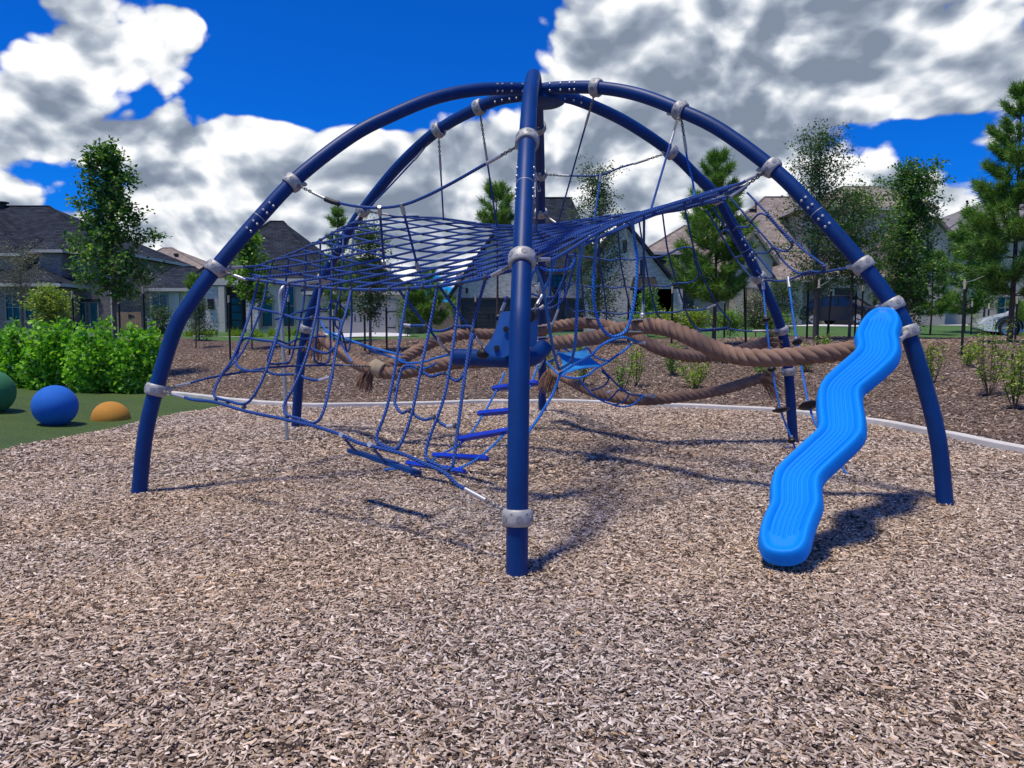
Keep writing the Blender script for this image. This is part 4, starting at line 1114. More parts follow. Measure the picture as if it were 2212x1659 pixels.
for q, Y0, Y1 in ((((375, 690), (330, 850), (290, 950), (225, 1080), (160, 1190)), 6.0, 6.6), (((345, 720), (340, 900), (325, 1090), (325, 1210)), 7.5, 8.0), (((480, 650), (455, 800), (455, 1000), (480, 1100), (470, 1190)), 9.0, 9.5),
                  (((505, 680), (470, 800), (420, 930), (350, 1060), (260, 1130)), 7.2, 7.2), (((545, 640), (540, 740), (505, 860), (470, 990), (415, 1080), (320, 1130), (250, 1135), (140, 1135)), 7.2, 7.2),
                  (((240, 770), (310, 800), (400, 800), (470, 790), (520, 760), (545, 690)), 6.4, 6.4), (((140, 990), (210, 1015), (300, 1035), (360, 1030)), 7.2, 7.2), (((195, 790), (160, 900), (140, 1010)), 6.2, 6.6)):
    rope_part(bl, slope(Z3(*q), Y0, Y1), .0115, mat=m_rope_lit if Y0 < 7 else m_rope)
for a, b_ in (((240, 905), (225, 975)), ((238, 1050), (200, 1130)), ((275, 1105), (240, 1130))): terminal(bl, at(*Z3(a)[0], 6.8), at(*Z3(b_)[0], 6.8), .016)
chain_part(bl, at(*Z3((200, 1130))[0], 6.7), at(*Z3((165, 1190))[0], 6.5)); chain_part(bl, at(*Z3((135, 905))[0], 8), at(*Z3((220, 945))[0], 8))
gl = thing('slack_ropes', 'pair of light blue slack ropes running low behind the front net to the swing seat', 'rope', (-1, 8, 1))
for q, Y0, Y1 in ((((590, 1310), (700, 1360), (860, 1420), (1000, 1465), (1150, 1505), (1260, 1530)), 9.9, 8), (((640, 1340), (760, 1385), (900, 1440), (1030, 1500), (1190, 1555), (1290, 1580)), 9.8, 8), (((1190, 1555), (1300, 1600), (1450, 1590), (1560, 1555), (1660, 1530)), 8, 6.8), (((560, 1240), (610, 1330), (700, 1400), (740, 1440), (790, 1530), (830, 1590)), 9.8, 9.3), (((1260, 1660), (1330, 1640), (1400, 1650), (1480, 1640), (1560, 1600)), 8.2, 8)):
    rope_part(gl, slope(Z2(*q), Y0, Y1), .0115, mat=m_rope_lit)

# ---------------------------------------------------------------- rung ladder and step boards
m_rung = simple('rung_blue', (.006, .05, .56), .45, 0, .08, 6)
lad = thing('rope_ladder', 'rope ladder with bright blue rungs twisting up behind the near pole', 'ladder', (-.4, 7.6, 0))
def plank(root, a, b_, Ya, Yb, wd=.075, th=.035, mat=None, name='rung', roll=.5):
    A, B = at(*a, Ya), at(*b_, Yb); d = B - A; ln = np.linalg.norm(d); t = d / ln
    u, w = frame(t); u2 = u * math.cos(roll) + w * math.sin(roll); w2 = -u * math.sin(roll) + w * math.cos(roll)
    M = Matrix((t, u2, w2)).transposed(); mb = MB(); c = (A + B) / 2
    h, q = ln / 2, wd / 2; ch = .02
    poly = [(-h, -q + ch), (-h + ch, -q), (h - ch, -q), (h, -q + ch), (h, q - ch), (h - ch, q), (-h + ch, q), (-h, q - ch)]
    mb.prism(poly, -th / 2, th / 2, Matrix.Translation(c) @ M.to_4x4())
    r = build(name, mb, mat or m_rung, root)
    for s in (-.8, -.4, .4, .8):
        mb = MB(); mb.lathe([(.011, 0), (.011, .003), (0, .004)], c + t * h * s + w2 * (th / 2 - .001), w2, 8); build('rung_bolt', mb, m_rung, r)
    return r
for a, b_, Ya, Yb in (((1064, 840), (1161, 826), 8.0, 7.7), ((1033, 894), (1110, 886), 7.8, 7.5), ((990, 949), (1102, 929), 7.5, 7.2), ((937, 983), (1053, 990), 7.6, 6.9), ((880, 1000), (1003, 1018), 7.4, 6.7)):
    plank(lad, a, b_, Ya, Yb)
rope_part(lad, [at(830, 1015, 7.3), at(920, 1002, 7.5), at(947, 985, 7.5), at(1005, 950, 7.5), at(1045, 893, 7.75), at(1075, 838, 7.95), at(1090, 805, 8.1)], .011, mat=m_rope_lit)
rope_part(lad, [at(960, 1020, 6.75), at(1000, 1008, 6.8), at(1035, 988, 6.95), at(1082, 945, 7.2), at(1118, 890, 7.4), at(1145, 835, 7.7), at(1168, 770, 8.0), at(1172, 755, 8.1)], .011, mat=m_rope_lit)
terminal(lad, at(1162, 790, 7.9), at(1172, 770, 8.0))
stp = thing('hanging_step', 'low double step plank, shade put into its navy colour, slung on short ropes under the front net rope', 'step', (-1, 6, .3))
plank(stp, (757, 973), (855, 1003), 6.15, 5.75, .10, .03, m_blue, 'step_plank', .2); plank(stp, (796, 985), (904, 1022), 6.0, 5.55, .10, .03, m_blue, 'step_plank', .2)  # navy here carries the shade on the planks in their colour
for (x, y), (x2, y2) in (((738, 940), (768, 975)), ((800, 961), (832, 998))):
    a = F_([(x, y)])[0]; b_ = at(x2, y2, 5.95 if x < 760 else 5.75); rope_part(stp, [a, (a + b_) / 2, b_], .011); d = (b_ - a) / np.linalg.norm(b_ - a); terminal(stp, a - d * .02, a + d * .07, .020)

# ---------------------------------------------------------------- ropes with black climbing discs at the right
def disc_rope(label, pts, knobs, discs):
    r = thing('disc_rope', label, 'climbing rope', pts[-1], 'upright ropes with black discs')
    rope_part(r, pts, .0125, mat=m_rope_lit)
    d = pts[1] - pts[0]; d /= np.linalg.norm(d); terminal(r, pts[0] - d * .02, pts[0] + d * .12, .022)
    t = pts[0] - pts[-1]
    for p in knobs:
        mb = MB(); mb.lathe([(.02, -.035), (.045, -.022), (.058, 0), (.045, .020), (.022, .034)], p, t, 16); build('knob', mb, m_black, r, smooth=True)
        mb = MB(); mb.lathe([(.017, .03), (.019, .034), (.019, .06), (.015, .062)], p, t, 12); build('collar', mb, m_steel, r, smooth=True)
    for p in discs:
        mb = MB(); mb.lathe([(.02, -.032), (.05, -.026), (.085, -.012), (.108, 0), (.112, .008), (.10, .018), (.05, .026), (.024, .032)], p, t, 24); build('disc', mb, m_black, r, smooth=True)
        for q in range(4):
            a = q * PI / 2 + .5; mb = MB(); mb.ball(p + np.array([math.cos(a) * .07, math.sin(a) * .07, .02]), .02, 8, 6); build('disc_knob', mb, m_black, r, smooth=True)
q = R_([(1648, 606)])[0]; Y0 = q[1]; f = lambda y: Y0 + (9.24 - Y0) * (y - 606) / 359
disc_rope('blue rope with black discs on the left, standing beside the rear right leg', [q, at(1651, 650, f(650)), at(1655, 690, f(690)), at(1668, 797, f(797)), at(1687, 887, f(887)), at(1712, 952, f(952)), at(1719, 972, f(968))], [at(1655, 690, f(690)), at(1667, 797, f(797)), at(1711, 951, f(951))], [at(1687, 886, f(886))])
q = R_([(1703, 602)])[0]; Y1 = q[1]; g = lambda y: Y1 + (7.46 - Y1) * (y - 602) / 424
disc_rope('blue rope with black discs half hidden behind the bright blue slide', [q, at(1709, 650, g(650)), at(1722, 740, g(740)), at(1748, 877, g(877)), at(1780, 950, g(950)), at(1833, 1030, g(1028))], [at(1722, 739, g(739))], [at(1748, 877, g(877))])
# slim steel pole with a bent top at the left rear leg
pole = thing('sliding_pole', 'slim bent steel pole standing in the chips by the left rear leg', 'pole', (-2.9, 9.5, 0))
mb = MB(); mb.tube(smoothpath([at(620, 975, 9.5), at(620, 958, 9.5), at(614, 800, 9.5), at(608, 690, 9.5), at(605, 648, 9.5), at(606, 630, 9.5), at(614, 619, 9.55), at(630, 615, 9.7), at(665, 610, 9.95), at(690, 606, 10.1)], 7), .024, 12); build('pole', mb, m_steel, pole, smooth=True)
mb = MB(); mb.tube(np.array([at(620, 965, 9.5), at(619.6, 945, 9.5)]), .028, 12); build('ground_sleeve', mb, m_cast, pole, smooth=True)
# ---------------------------------------------------------------- houses across the street
def wallvec(N, L, sx, sz):
    co = coords(N); s = N.new('ShaderNodeSeparateXYZ'); L.new(co, s.inputs[0])
    c = N.new('ShaderNodeCombineXYZ')
    L.new(mathn(N, L, 'ADD', s.outputs[0], s.outputs[1]), c.inputs[0]); L.new(s.outputs[2], c.inputs[1])
    return vmath(N, L, 'MULTIPLY', c.outputs[0], (sx, sz, 1))
def brick_mat(name, c1, c2, mortar, bw=.24, bh=.085, ms=.014, rough=.9):
    m, nt, b, N, L = newmat(name)
    v = wallvec(N, L, 1, 1)
    t = N.new('ShaderNodeTexBrick'); L.new(v, t.inputs['Vector'])
    t.inputs['Color1'].default_value = (*c1, 1); t.inputs['Color2'].default_value = (*c2, 1); t.inputs['Mortar'].default_value = (*mortar, 1)
    t.inputs['Scale'].default_value = 1; t.inputs['Brick Width'].default_value = bw; t.inputs['Row Height'].default_value = bh; t.inputs['Mortar Size'].default_value = ms
    t.inputs['Bias'].default_value = 0
    n1 = noise(N, L, v, 5.5, 3, .7)
    tn = ramp(N, [(.3, (.72, .74, .78)), (.7, (1.2, 1.16, 1.1))]); L.new(n1.outputs['Fac'], tn.inputs['Fac'])
    L.new(mixc(N, L, 1.0, t.outputs['Color'], tn.outputs['Color'], 'MULTIPLY'), b.inputs['Base Color'])
    b.inputs['Roughness'].default_value = rough; b.inputs['Specular IOR Level'].default_value = .2
    bump(N, L, t.outputs['Fac'], -.4, .02, b)
    return m
def shingle_mat(name, c1, c2, gap):
    m, nt, b, N, L = newmat(name)
    co = coords(N); s = N.new('ShaderNodeSeparateXYZ'); L.new(co, s.inputs[0])
    c = N.new('ShaderNodeCombineXYZ'); L.new(mathn(N, L, 'ADD', s.outputs[0], mathn(N, L, 'MULTIPLY', s.outputs[1], .35)), c.inputs[0]); L.new(mathn(N, L, 'MULTIPLY', s.outputs[2], 1.5), c.inputs[1])
    t = N.new('ShaderNodeTexBrick'); L.new(c.outputs[0], t.inputs['Vector'])
    t.inputs['Color1'].default_value = (*c1, 1); t.inputs['Color2'].default_value = (*c2, 1); t.inputs['Mortar'].default_value = (*gap, 1)
    t.inputs['Scale'].default_value = 1; t.inputs['Brick Width'].default_value = .42; t.inputs['Row Height'].default_value = .2; t.inputs['Mortar Size'].default_value = .014
    n1 = noise(N, L, co, 1.8, 4, .7); tn = ramp(N, [(.3, (.75, .75, .78)), (.7, (1.25, 1.22, 1.18))]); L.new(n1.outputs['Fac'], tn.inputs['Fac'])
    L.new(mixc(N, L, 1.0, t.outputs['Color'], tn.outputs['Color'], 'MULTIPLY'), b.inputs['Base Color']); b.inputs['Roughness'].default_value = .95; b.inputs['Specular IOR Level'].default_value = .15
    return m
m_brickp = brick_mat('pink_grey_brick', (.30, .225, .195), (.12, .095, .09), (.36, .33, .30))
m_brickw = brick_mat('white_washed_brick', (.62, .58, .53), (.34, .30, .27), (.58, .55, .51))
m_stonew = brick_mat('white_stone', (.68, .66, .62), (.52, .50, .47), (.42, .40, .38), .5, .24, .02)
m_stucco = simple('cream_stucco', (.56, .51, .43), .9, 0, .06, .7, .2, 40)
m_beige = simple('beige_render', (.52, .45, .37), .9, 0, .07, .7, .2, 40)
m_rdark = shingle_mat('slate_blue_shingle', (.014, .019, .028), (.036, .045, .062), (.007, .009, .013))
m_rtan = shingle_mat('tan_shingle', (.24, .20, .175), (.33, .285, .25), (.15, .125, .11))
m_rgrey = shingle_mat('grey_shingle', (.19, .185, .19), (.27, .26, .265), (.12, .115, .12))
m_fascia = simple('pale_fascia', (.55, .51, .44), .6, 0, .06, 2)
m_dfascia = simple('dark_fascia', (.035, .03, .028), .6, 0, .1, 2)
m_frame = simple('window_frame', (.30, .27, .235), .5, 0, .05, 2)
m_gdoor = simple('pale_garage_door', (.42, .39, .345), .55, 0, .05, 1.2)
m_gdark = simple('charcoal_garage_door', (.030, .030, .033), .55, 0, .1, 1.2)
m_wood = simple('cedar_boards', (.34, .22, .14), .8, 0, .22, 4)
m_iron = simple('black_iron', (.012, .012, .013), .5, .2, .1, 4)
def glass_mat(name, tint, rough=.06):
    m, nt, b, N, L = newmat(name)
    n1 = noise(N, L, coords(N), .9, 2); r = ramp(N, [(.35, tuple(x * .6 for x in tint)), (.65, tint)]); L.new(n1.outputs['Fac'], r.inputs['Fac'])
    L.new(r.outputs['Color'], b.inputs['Base Color']); b.inputs['Roughness'].default_value = rough; b.inputs['Specular IOR Level'].default_value = .8
    return m
m_gdk = glass_mat('dark_window_glass', (.012, .016, .020)); m_gteal = glass_mat('teal_window_glass', (.035, .19, .20), .12)

class House:
    def __init__(s, label, Y, px0, cat='house', name='house'):
        s.Y = Y; g = gp(px0, Y); s.root = thing(name, label, cat, (g[0], Y, g[2])); s.zg = g[2] - .6
    def P(s, x, y, dy=0.0): return at(x, y, s.Y + dy)
    def block(s, name, x0, x1, ytop, depth, mat, dy=0.0, ybot=None):
        """upright block: front face at Y+dy spanning picture columns x0..x1"""
        a = s.P(x0, ytop, dy); b_ = s.P(x1, ytop, dy); zt = a[2]; zb = s.zg if ybot is None else s.P(x0, ybot, dy)[2]
        mb = MB(); mb.box(((a[0] + b_[0]) / 2, s.Y + dy + depth / 2, (zt + zb) / 2), (b_[0] - a[0], depth, zt - zb)); return build(name, mb, mat, s.root)
    def roof(s, x0, x1, yeave, ridge, depth, mat, dy=0.0, over=.45, name='roof', fascia=None, rdy=None):
        """hip roof: ridge = (xa, xb, y) in the picture, ridge half way back"""
        ry = depth / 2 if rdy is None else rdy
        e0 = s.P(x0, yeave, dy); e1 = s.P(x1, yeave, dy); ze = e0[2]
        X0, X1, Y0, Y1 = e0[0] - over, e1[0] + over, s.Y + dy - over, s.Y + dy + depth + over
        r0 = s.P(ridge[0], ridge[2], dy + ry); r1 = s.P(ridge[1], ridge[2], dy + ry)
        V = [(X0, Y0, ze), (X1, Y0, ze), (X1, Y1, ze), (X0, Y1, ze), tuple(r0), (r1[0], r1[1], r0[2])]
        th = .20; V2 = [(x, y, z - th) for x, y, z in V[:4]]
        mb = MB(); mb.add(V + V2, [(0, 1, 5, 4), (1, 2, 5), (2, 3, 4, 5), (3, 0, 4), (9, 8, 7, 6), ])
        r = build(name, mb, mat, s.root)
        mb = MB(); mb.add(V[:4] + V2, [(4, 5, 1, 0), (5, 6, 2, 1), (6, 7, 3, 2), (7, 4, 0, 3)]); build('gutter', mb, fascia or m_fascia, r)
        # ridge and hip caps
        for a, b_ in ((0, 4), (1, 5), (4, 5)):
            if np.linalg.norm(np.asarray(V[a]) - V[b_]) > .3:
                mb = MB(); mb.tube(np.array([V[a], V[b_]]) + [0, 0, .02], .075, 6); build('ridge_cap', mb, mat, r)
        return r
    def gable(s, x0, x1, yeave, apex, depth, mwall, mroof, dy=0.0, over=.35, wall=True):
        e0, e1, ap = s.P(x0, yeave, dy), s.P(x1, yeave, dy), s.P(apex[0], apex[1], dy)
        Yf = s.Y + dy
        if wall:
            mb = MB(); mb.add([(e0[0], Yf, e0[2]), (e1[0], Yf, e1[2]), (ap[0], Yf, ap[2]), (e0[0], Yf + depth, e0[2]), (e1[0], Yf + depth, e1[2]), (ap[0], Yf + depth, ap[2])], [(0, 1, 2), (5, 4, 3), (0, 3, 4, 1)]); build('gable_wall', mb, mwall, s.root)
        mb = MB()
        for e, sg in ((e0, -1), (e1, 1)):
            d = np.array([e[0] - ap[0], 0, e[2] - ap[2]]); d /= np.linalg.norm(d); nn = np.array([-d[2] * sg, 0, d[0] * sg]) * sg
            nn = np.array([d[2], 0, -d[0]]); nn = nn if nn[2] > 0 else -nn
            a = np.array([ap[0], Yf - over, ap[2]]) + nn * .03; b_ = np.array([e[0], Yf - over, e[2]]) + d * over + nn * .03
            q = [a, b_, b_ + [0, depth + over, 0], a + [0, depth + over, 0]]; q2 = [p + nn * .18 for p in q]
            mb.add(q + q2, [(3, 2, 1, 0), (4, 5, 6, 7), (0, 1, 5, 4), (1, 2, 6, 5), (2, 3, 7, 6), (3, 0, 4, 7)])
        return build('roof', mb, mroof, s.root)
    def window(s, x0, x1, y0, y1, glass, dy=0.0, bars=(0, 1), frame=.07, mframe=None, name='window'):
        a, b_ = s.P(x0, y1, dy), s.P(x1, y0, dy); Yf = s.Y + dy; mf = mframe or m_frame
        xm, zm, w, h = (a[0] + b_[0]) / 2, (a[2] + b_[2]) / 2, b_[0] - a[0], b_[2] - a[2]
        mb = MB()
        mb.box((xm - w / 2 + frame / 2, Yf - .04, zm), (frame, .12, h)); mb.box((xm + w / 2 - frame / 2, Yf - .04, zm), (frame, .12, h))
        mb.box((xm, Yf - .045, zm + h / 2 - frame / 2), (w - 2 * frame, .11, frame)); mb.box((xm, Yf - .045, zm - h / 2 + frame / 2), (w - 2 * frame, .11, frame))
        for k in range(1, bars[1] + 1): mb.box((xm, Yf - .05, zm - h / 2 + h * k / (bars[1] + 1)), (w - 2 * frame, .07, frame * .7))
        for k in range(1, bars[0] + 1): mb.box((xm - w / 2 + w * k / (bars[0] + 1), Yf - .052, zm), (frame * .7, .06, h - 2 * frame))
        f = build(name, mb, mf, s.root)
        mb = MB(); mb.box((xm, Yf - .012, zm), (w - frame, .02, h - frame)); build('pane', mb, glass, f)
        mb = MB(); mb.box((xm, Yf - .07, zm - h / 2 - .05), (w + .16, .16, .09)); build('sill', mb, mf, f)
        return f
    def bar(s, name, x0, y0, x1, y1, th, mat, dy=0.0, dep=.12):
        a, b_ = s.P(x0, y1, dy), s.P(x1, y0, dy); mb = MB(); mb.box(((a[0] + b_[0]) / 2, s.Y + dy - dep / 2, (a[2] + b_[2]) / 2), (max(abs(b_[0] - a[0]), th), dep, max(abs(b_[2] - a[2]), th))); return build(name, mb, mat, s.root)
    def garage(s, x0, x1, y0, y1, mat, dy=0.0, cols=8, rows=4, handles=True):
        a, b_ = s.P(x0, y1, dy), s.P(x1, y0, dy); w, h = b_[0] - a[0], b_[2] - a[2]; Yf = s.Y + dy - .03
        mb = MB(); mb.box(((a[0] + b_[0]) / 2, Yf, (a[2] + b_[2]) / 2), (w, .05, h)); g = build('garage_door', mb, mat, s.root)
        mb = MB()
        for r in range(rows):
            for c in range(cols):
                cx_, cz = a[0] + w * (c + .5) / cols, a[2] + h * (r + .5) / rows
                pw, ph = w / cols * .80, h / rows * .62
                for (ox, oz, sx, sz) in ((0, ph / 2, pw, .03), (0, -ph / 2, pw, .03), (pw / 2, 0, .03, ph), (-pw / 2, 0, .03, ph)): mb.box((cx_ + ox, Yf - .031, cz + oz), (sx, .02, sz))
        build('door_panelling', mb, mat, g)
        if handles:
            mid = (a[0] + b_[0]) / 2
            for sx in (-.18, .18):
                mb = MB(); mb.box((mid + sx, Yf - .06, a[2] + h * .5), (.06, .05, .35)); build('handle', mb, m_iron, g)
            for ex, sg in ((a[0], 1), (b_[0], -1)):
                for zz in (.25, .72):
                    mb = MB(); mb.box((ex + sg * .28, Yf - .05, a[2] + h * zz), (.5, .03, .06)); build('hinge', mb, m_iron, g)
        # surround
        mb = MB(); t = .12
        mb.box((a[0] - t / 2, Yf - .03, (a[2] + b_[2]) / 2), (t, .16, h)); mb.box((b_[0] + t / 2, Yf - .03, (a[2] + b_[2]) / 2), (t, .16, h)); mb.box(((a[0] + b_[0]) / 2, Yf - .03, b_[2] + t / 2), (w + 2 * t, .16, t))
        build('door_frame', mb, m_frame if mat is m_gdoor else m_dfascia, g)
        return g
    def pipe(s, x, y0, y1, dy, r=.09, mat=None, name='vent_pipe'):
        a, b_ = s.P(x, y1, dy), s.P(x, y0, dy); mb = MB(); mb.tube(np.array([a, b_]), r, 10); mb.lathe([(r, 0), (r * 1.6, .02), (r * 1.6, .12), (0, .16)], b_, (0, 0, 1), 10); return build(name, mb, mat or m_iron, s.root)

# brick two storey house at the far left
h = House('two storey pink grey brick house with slate blue hip roof behind the flowering shrubs', 52, 100)
h.block('wall', -170, 245, 545, 11, m_brickp)
h.block('wall_bay', 83, 132, 543, .9, m_brickp, -.9)
h.roof(-170, 246, 543, (-120, 106, 446), 11, m_rdark)
h.roof(84, 131, 540, (104, 110, 508), 4, m_rdark, -.9, .35, rdy=3.0)
h.roof(-80, 38, 548, (-30, -10, 470), 7, m_rdark, -1.2, .4, rdy=4.5)
h.block('wall_bay', -78, 36, 551, 1.2, m_brickp, -1.2)
h.window(158, 186, 560, 607, m_gdk, 0, (0, 1))
h.bar('shutter', 136, 552, 149, 596, .3, m_dfascia)
for a in ((141, 160), (168, 187), (195, 214)): h.window(*a, 652, 706, m_gteal, 0, (0, 0), .09)
h.bar('lintel', 137, 646, 217, 651, .12, m_dfascia, 0, .14)
h.block('porch_wall', -60, 122, 618, 2.6, m_brickp, -2.7)
h.window(56, 91, 634, 694, m_gdk, -2.7, (1, 1)); h.window(14, 44, 634, 694, m_gdk, -2.7, (1, 1))
h.roof(-60, 124, 613, (60, 78, 569), 5.4, m_rdark, -2.7, .55, 'porch_roof')
h.pipe(116, 618, 706, -2.9, .06, m_fascia, 'downspout'); h.pipe(5, 440, 462, 5.4, .28)
h.bar('downspout', 243, 560, 246, 715, .1, m_fascia, 0, .12)

# grey roofed house further back
h = House('distant house whose grey brown roof shows between the brick house and the white stone house', 72, 360)
h.block('wall', 270, 460, 592, 9, m_beige); h.roof(265, 462, 590, (352, 372, 536), 10, m_rtan, 0, .4)
h.bar('roof_vent', 378, 548, 386, 553, .2, m_iron, 3.2, .3)

# side gate between brick house and white house
fen = thing('fence', 'cedar board gate with black hinge between the brick house and the cream house', 'fence', tuple(gp(280, 51)))
mb = MB(); a, b_ = at(252, 674, 51), at(305, 674, 51); zb = gz(a[0], 51) - .1
for i in range(10):
    x = a[0] + (b_[0] - a[0]) * (i + .5) / 10; mb.box((x, 51, (zb + a[2] + .04 * math.sin(i)) / 2), ((b_[0] - a[0]) / 10 - .012, .04, a[2] - zb))
mb.box(((a[0] + b_[0]) / 2, 51.04, a[2] - .4), (b_[0] - a[0], .04, .1)); mb.box(((a[0] + b_[0]) / 2, 51.04, zb + .4), (b_[0] - a[0], .04, .1))
build('gate_boards', mb, m_wood, fen)
p = at(277, 683, 50.96); mb = MB(); mb.add([tuple(p + np.array(q)) for q in ((0, 0, .16), (0, 0, -.16), (.42, 0, 0), (0, .03, .16), (0, .03, -.16), (.42, .03, 0))], [(0, 1, 2), (5, 4, 3), (0, 3, 4, 1), (1, 4, 5, 2), (2, 5, 3, 0)]); build('hinge', mb, m_iron, fen)

# cream and white stone house with the pale garage
h = House('single storey cream and white stone house with slate roof and pale double garage', 47, 600)
h.block('wall', 322, 448, 626, 8, m_stucco, 1.0); h.roof(318, 452, 623, (372, 420, 577), 9, m_rdark, 1.0)
h.window(331, 363, 634, 711, m_gdk, 1.0, (1, 1)); h.bar('stone_skirt', 322, 688, 448, 730, .2, m_stonew, 1.0, .15)
h.bar('downspout', 383, 632, 388, 725, .12, m_fascia, 1.0, .12)
h.block('wall_main', 440, 700, 604, 10, m_stucco, 0)
h.block('stone_pier', 441, 482, 618, .55, m_stonew, -.55); h.block('stone_pier', 530, 556, 618, .5, m_stonew, -.5)
h.bar('wall_lantern', 451, 646, 462, 668, .2, m_iron, -.55, .18)
h.bar('entry_soffit', 441, 604, 560, 617, .25, m_fascia, -.1, .6)
h.bar('entry_shade', 484, 620, 530, 727, .3, m_dfascia, 0, .03); h.bar('stone_jamb', 477, 618, 486, 727, .2, m_stucco, -.5, .18)  # flat dark panel stands in for the shade of the recessed entry
d = h.window(494, 526, 640, 726, m_gdk, -.06, (0, 4), .12, m_iron, 'front_door')
h.roof(432, 705, 603, (584, 612, 479), 13, m_rdark, 0, .5)
h.window(566, 590, 640, 707, m_gdk, 0, (0, 1)); h.window(610, 637, 614, 707, m_gdk, 0, (0, 1)); h.bar('stone_skirt', 557, 708, 690, 730, .2, m_stonew, 0, .14)
h.block('garage_wall', 676, 872, 632, 8, m_stucco, -1.2); h.roof(672, 874, 630, (742, 800, 560), 9, m_rdark, -1.2)
h.garage(692, 856, 653, 726, m_gdoor, -1.2)
h.pipe(498, 553, 566, 3.0, .07)

# white washed brick house with charcoal garage
h = House('white washed brick house with dark steep roof and charcoal garage behind the near pole', 50, 1180)
h.block('wall', 985, 1290, 590, 10, m_brickw); h.roof(1085, 1290, 588, (1142, 1232, 428), 12, m_rdark, 0, .4, fascia=m_dfascia)
h.gable(975, 1200, 640, (1092, 478), 6, m_brickw, m_rdark, -.5)
h.block('garage_front', 985, 1272, 640, 1.0, m_brickw, -.5)
h.garage(998, 1124, 647, 716, m_gdark, -.5); h.garage(1136, 1263, 647, 716, m_gdark, -.5, handles=False)
h.window(1193, 1214, 588, 623, m_gdk, -.02, (1, 1), .06, m_iron); h.bar('shutter', 1184, 588, 1191, 623, .2, m_dfascia, -.02, .1); h.bar('shutter', 1216, 588, 1223, 623, .2, m_dfascia, -.02, .1)
h.bar('wall_lantern', 976 + 30, 622, 1011, 634, .15, m_iron, -.5, .2)
h.bar('side_window', 1269, 655, 1280, 678, .2, m_dfascia, 0, .06)
h.block('gable_front', 1262, 1452, 604, 8, m_brickw, -.8); h.gable(1252, 1446, 604, (1348, 484), 9, m_brickw, m_rdark, -.8)
h.bar('gable_vent', 1345, 519, 1354, 545, .2, m_dfascia, -.8, .08); h.window(1382, 1391, 562, 592, m_gdk, -.8, (0, 3), .05, m_iron)
h.block('wing_wall', 1420, 1475, 624, 6, m_brickw, -.8)
h.window(1366, 1418, 626, 690, m_gdk, -.8, (2, 1), .07, m_iron)
aw = [h.P(1361, 624, -2.2), h.P(1424, 624, -2.2), h.P(1416, 599, -.82), h.P(1368, 599, -.82)]
mb = MB(); mb.add([tuple(p) for p in aw] + [tuple(p - np.array([0, 0, .09])) for p in aw], [(0, 1, 2, 3), (7, 6, 5, 4), (0, 4, 5, 1), (1, 5, 6, 2), (2, 6, 7, 3), (3, 7, 4, 0)])
for i in range(9):
    q = (i + .5) / 9; mb.tube(np.array([aw[0] * (1 - q) + aw[1] * q, aw[3] * (1 - q) + aw[2] * q]) + [0, 0, .03], .022, 5)
build('metal_awning', mb, m_iron, h.root)
tc = bpy.data.curves.new('number', 'FONT'); tc.body = '408'; tc.size = .32; tc.extrude = .01; tc.resolution_u = 3
_to = bpy.data.objects.new('number', tc); COL.objects.link(_to); bpy.context.view_layer.update()
_me = bpy.data.meshes.new_from_object(_to.evaluated_get(bpy.context.evaluated_depsgraph_get())); bpy.data.objects.remove(_to)
tob = bpy.data.objects.new('house_number', _me); COL.objects.link(tob); tob.parent = h.root; _me.materials.clear(); _me.materials.append(m_iron)
tob.location = Vector(h.P(1266, 669, -.53)) - h.root.location; tob.rotation_euler = (PI / 2, 0, 0)
wing = h.roof(1430, 1520, 600, (1450, 1500, 560), 8, m_rdark, 2.0, .4, fascia=m_dfascia)
h.block('dark_wall', 1432, 1500, 604, 6, m_gdark, 2.2)

# tan roofed house behind the pines, right of centre
h = House('beige house with broad tan shingle roof behind the tall pine and oaks', 54, 1600)
h.block('wall', 1470, 1735, 606, 11, m_beige); h.roof(1462, 1740, 604, (1652, 1712, 426), 16, m_rtan, 0, .5)
h.gable(1585, 1672, 566, (1628, 506), 5, m_beige, m_rtan, -1.5); h.block('gable_front', 1588, 1669, 566, 1.5, m_beige, -1.5)
h.roof(1395, 1520, 545, (1478, 1496, 488), 8, m_rtan, 3.5, .4); h.block('wall', 1400, 1515, 547, 7, m_gdark, 3.8)
h.window(1605, 1650, 620, 680, m_gdk, -1.5, (1, 1)); h.pipe(1633, 440, 460, 5, .06); h.bar('roof_vent', 1618, 452, 1632, 459, .2, m_iron, 4, .3)

# two storey beige house behind the black car
h = House('two storey beige house mostly hidden by trees behind the black car', 56, 1850)
h.block('wall', 1738, 2000, 452, 12, m_beige); h.roof(1732, 2004, 450, (1820, 1900, 404), 13, m_rtan, 0, .5)
h.block('arched_porch', 1790, 1900, 600, 2.2, m_beige, -2.2); h.roof(1786, 1904, 598, (1830, 1860, 566), 6, m_rtan, -2.2, .4)
h.bar('porch_shade', 1800, 622, 1846, 712, .2, m_dfascia, -2.2, .03); h.bar('porch_shade', 1884, 622, 1896, 712, .2, m_dfascia, -2.2, .03)  # flat dark sheets stand in for the shade inside the porch
for x in (1760, 1840, 1925, 1968): h.window(x - 12, x + 12, 500, 560, m_gdk, 0, (0, 1))
h.bar('shutter', 1981, 505, 1990, 556, .2, m_wood, 0, .1)

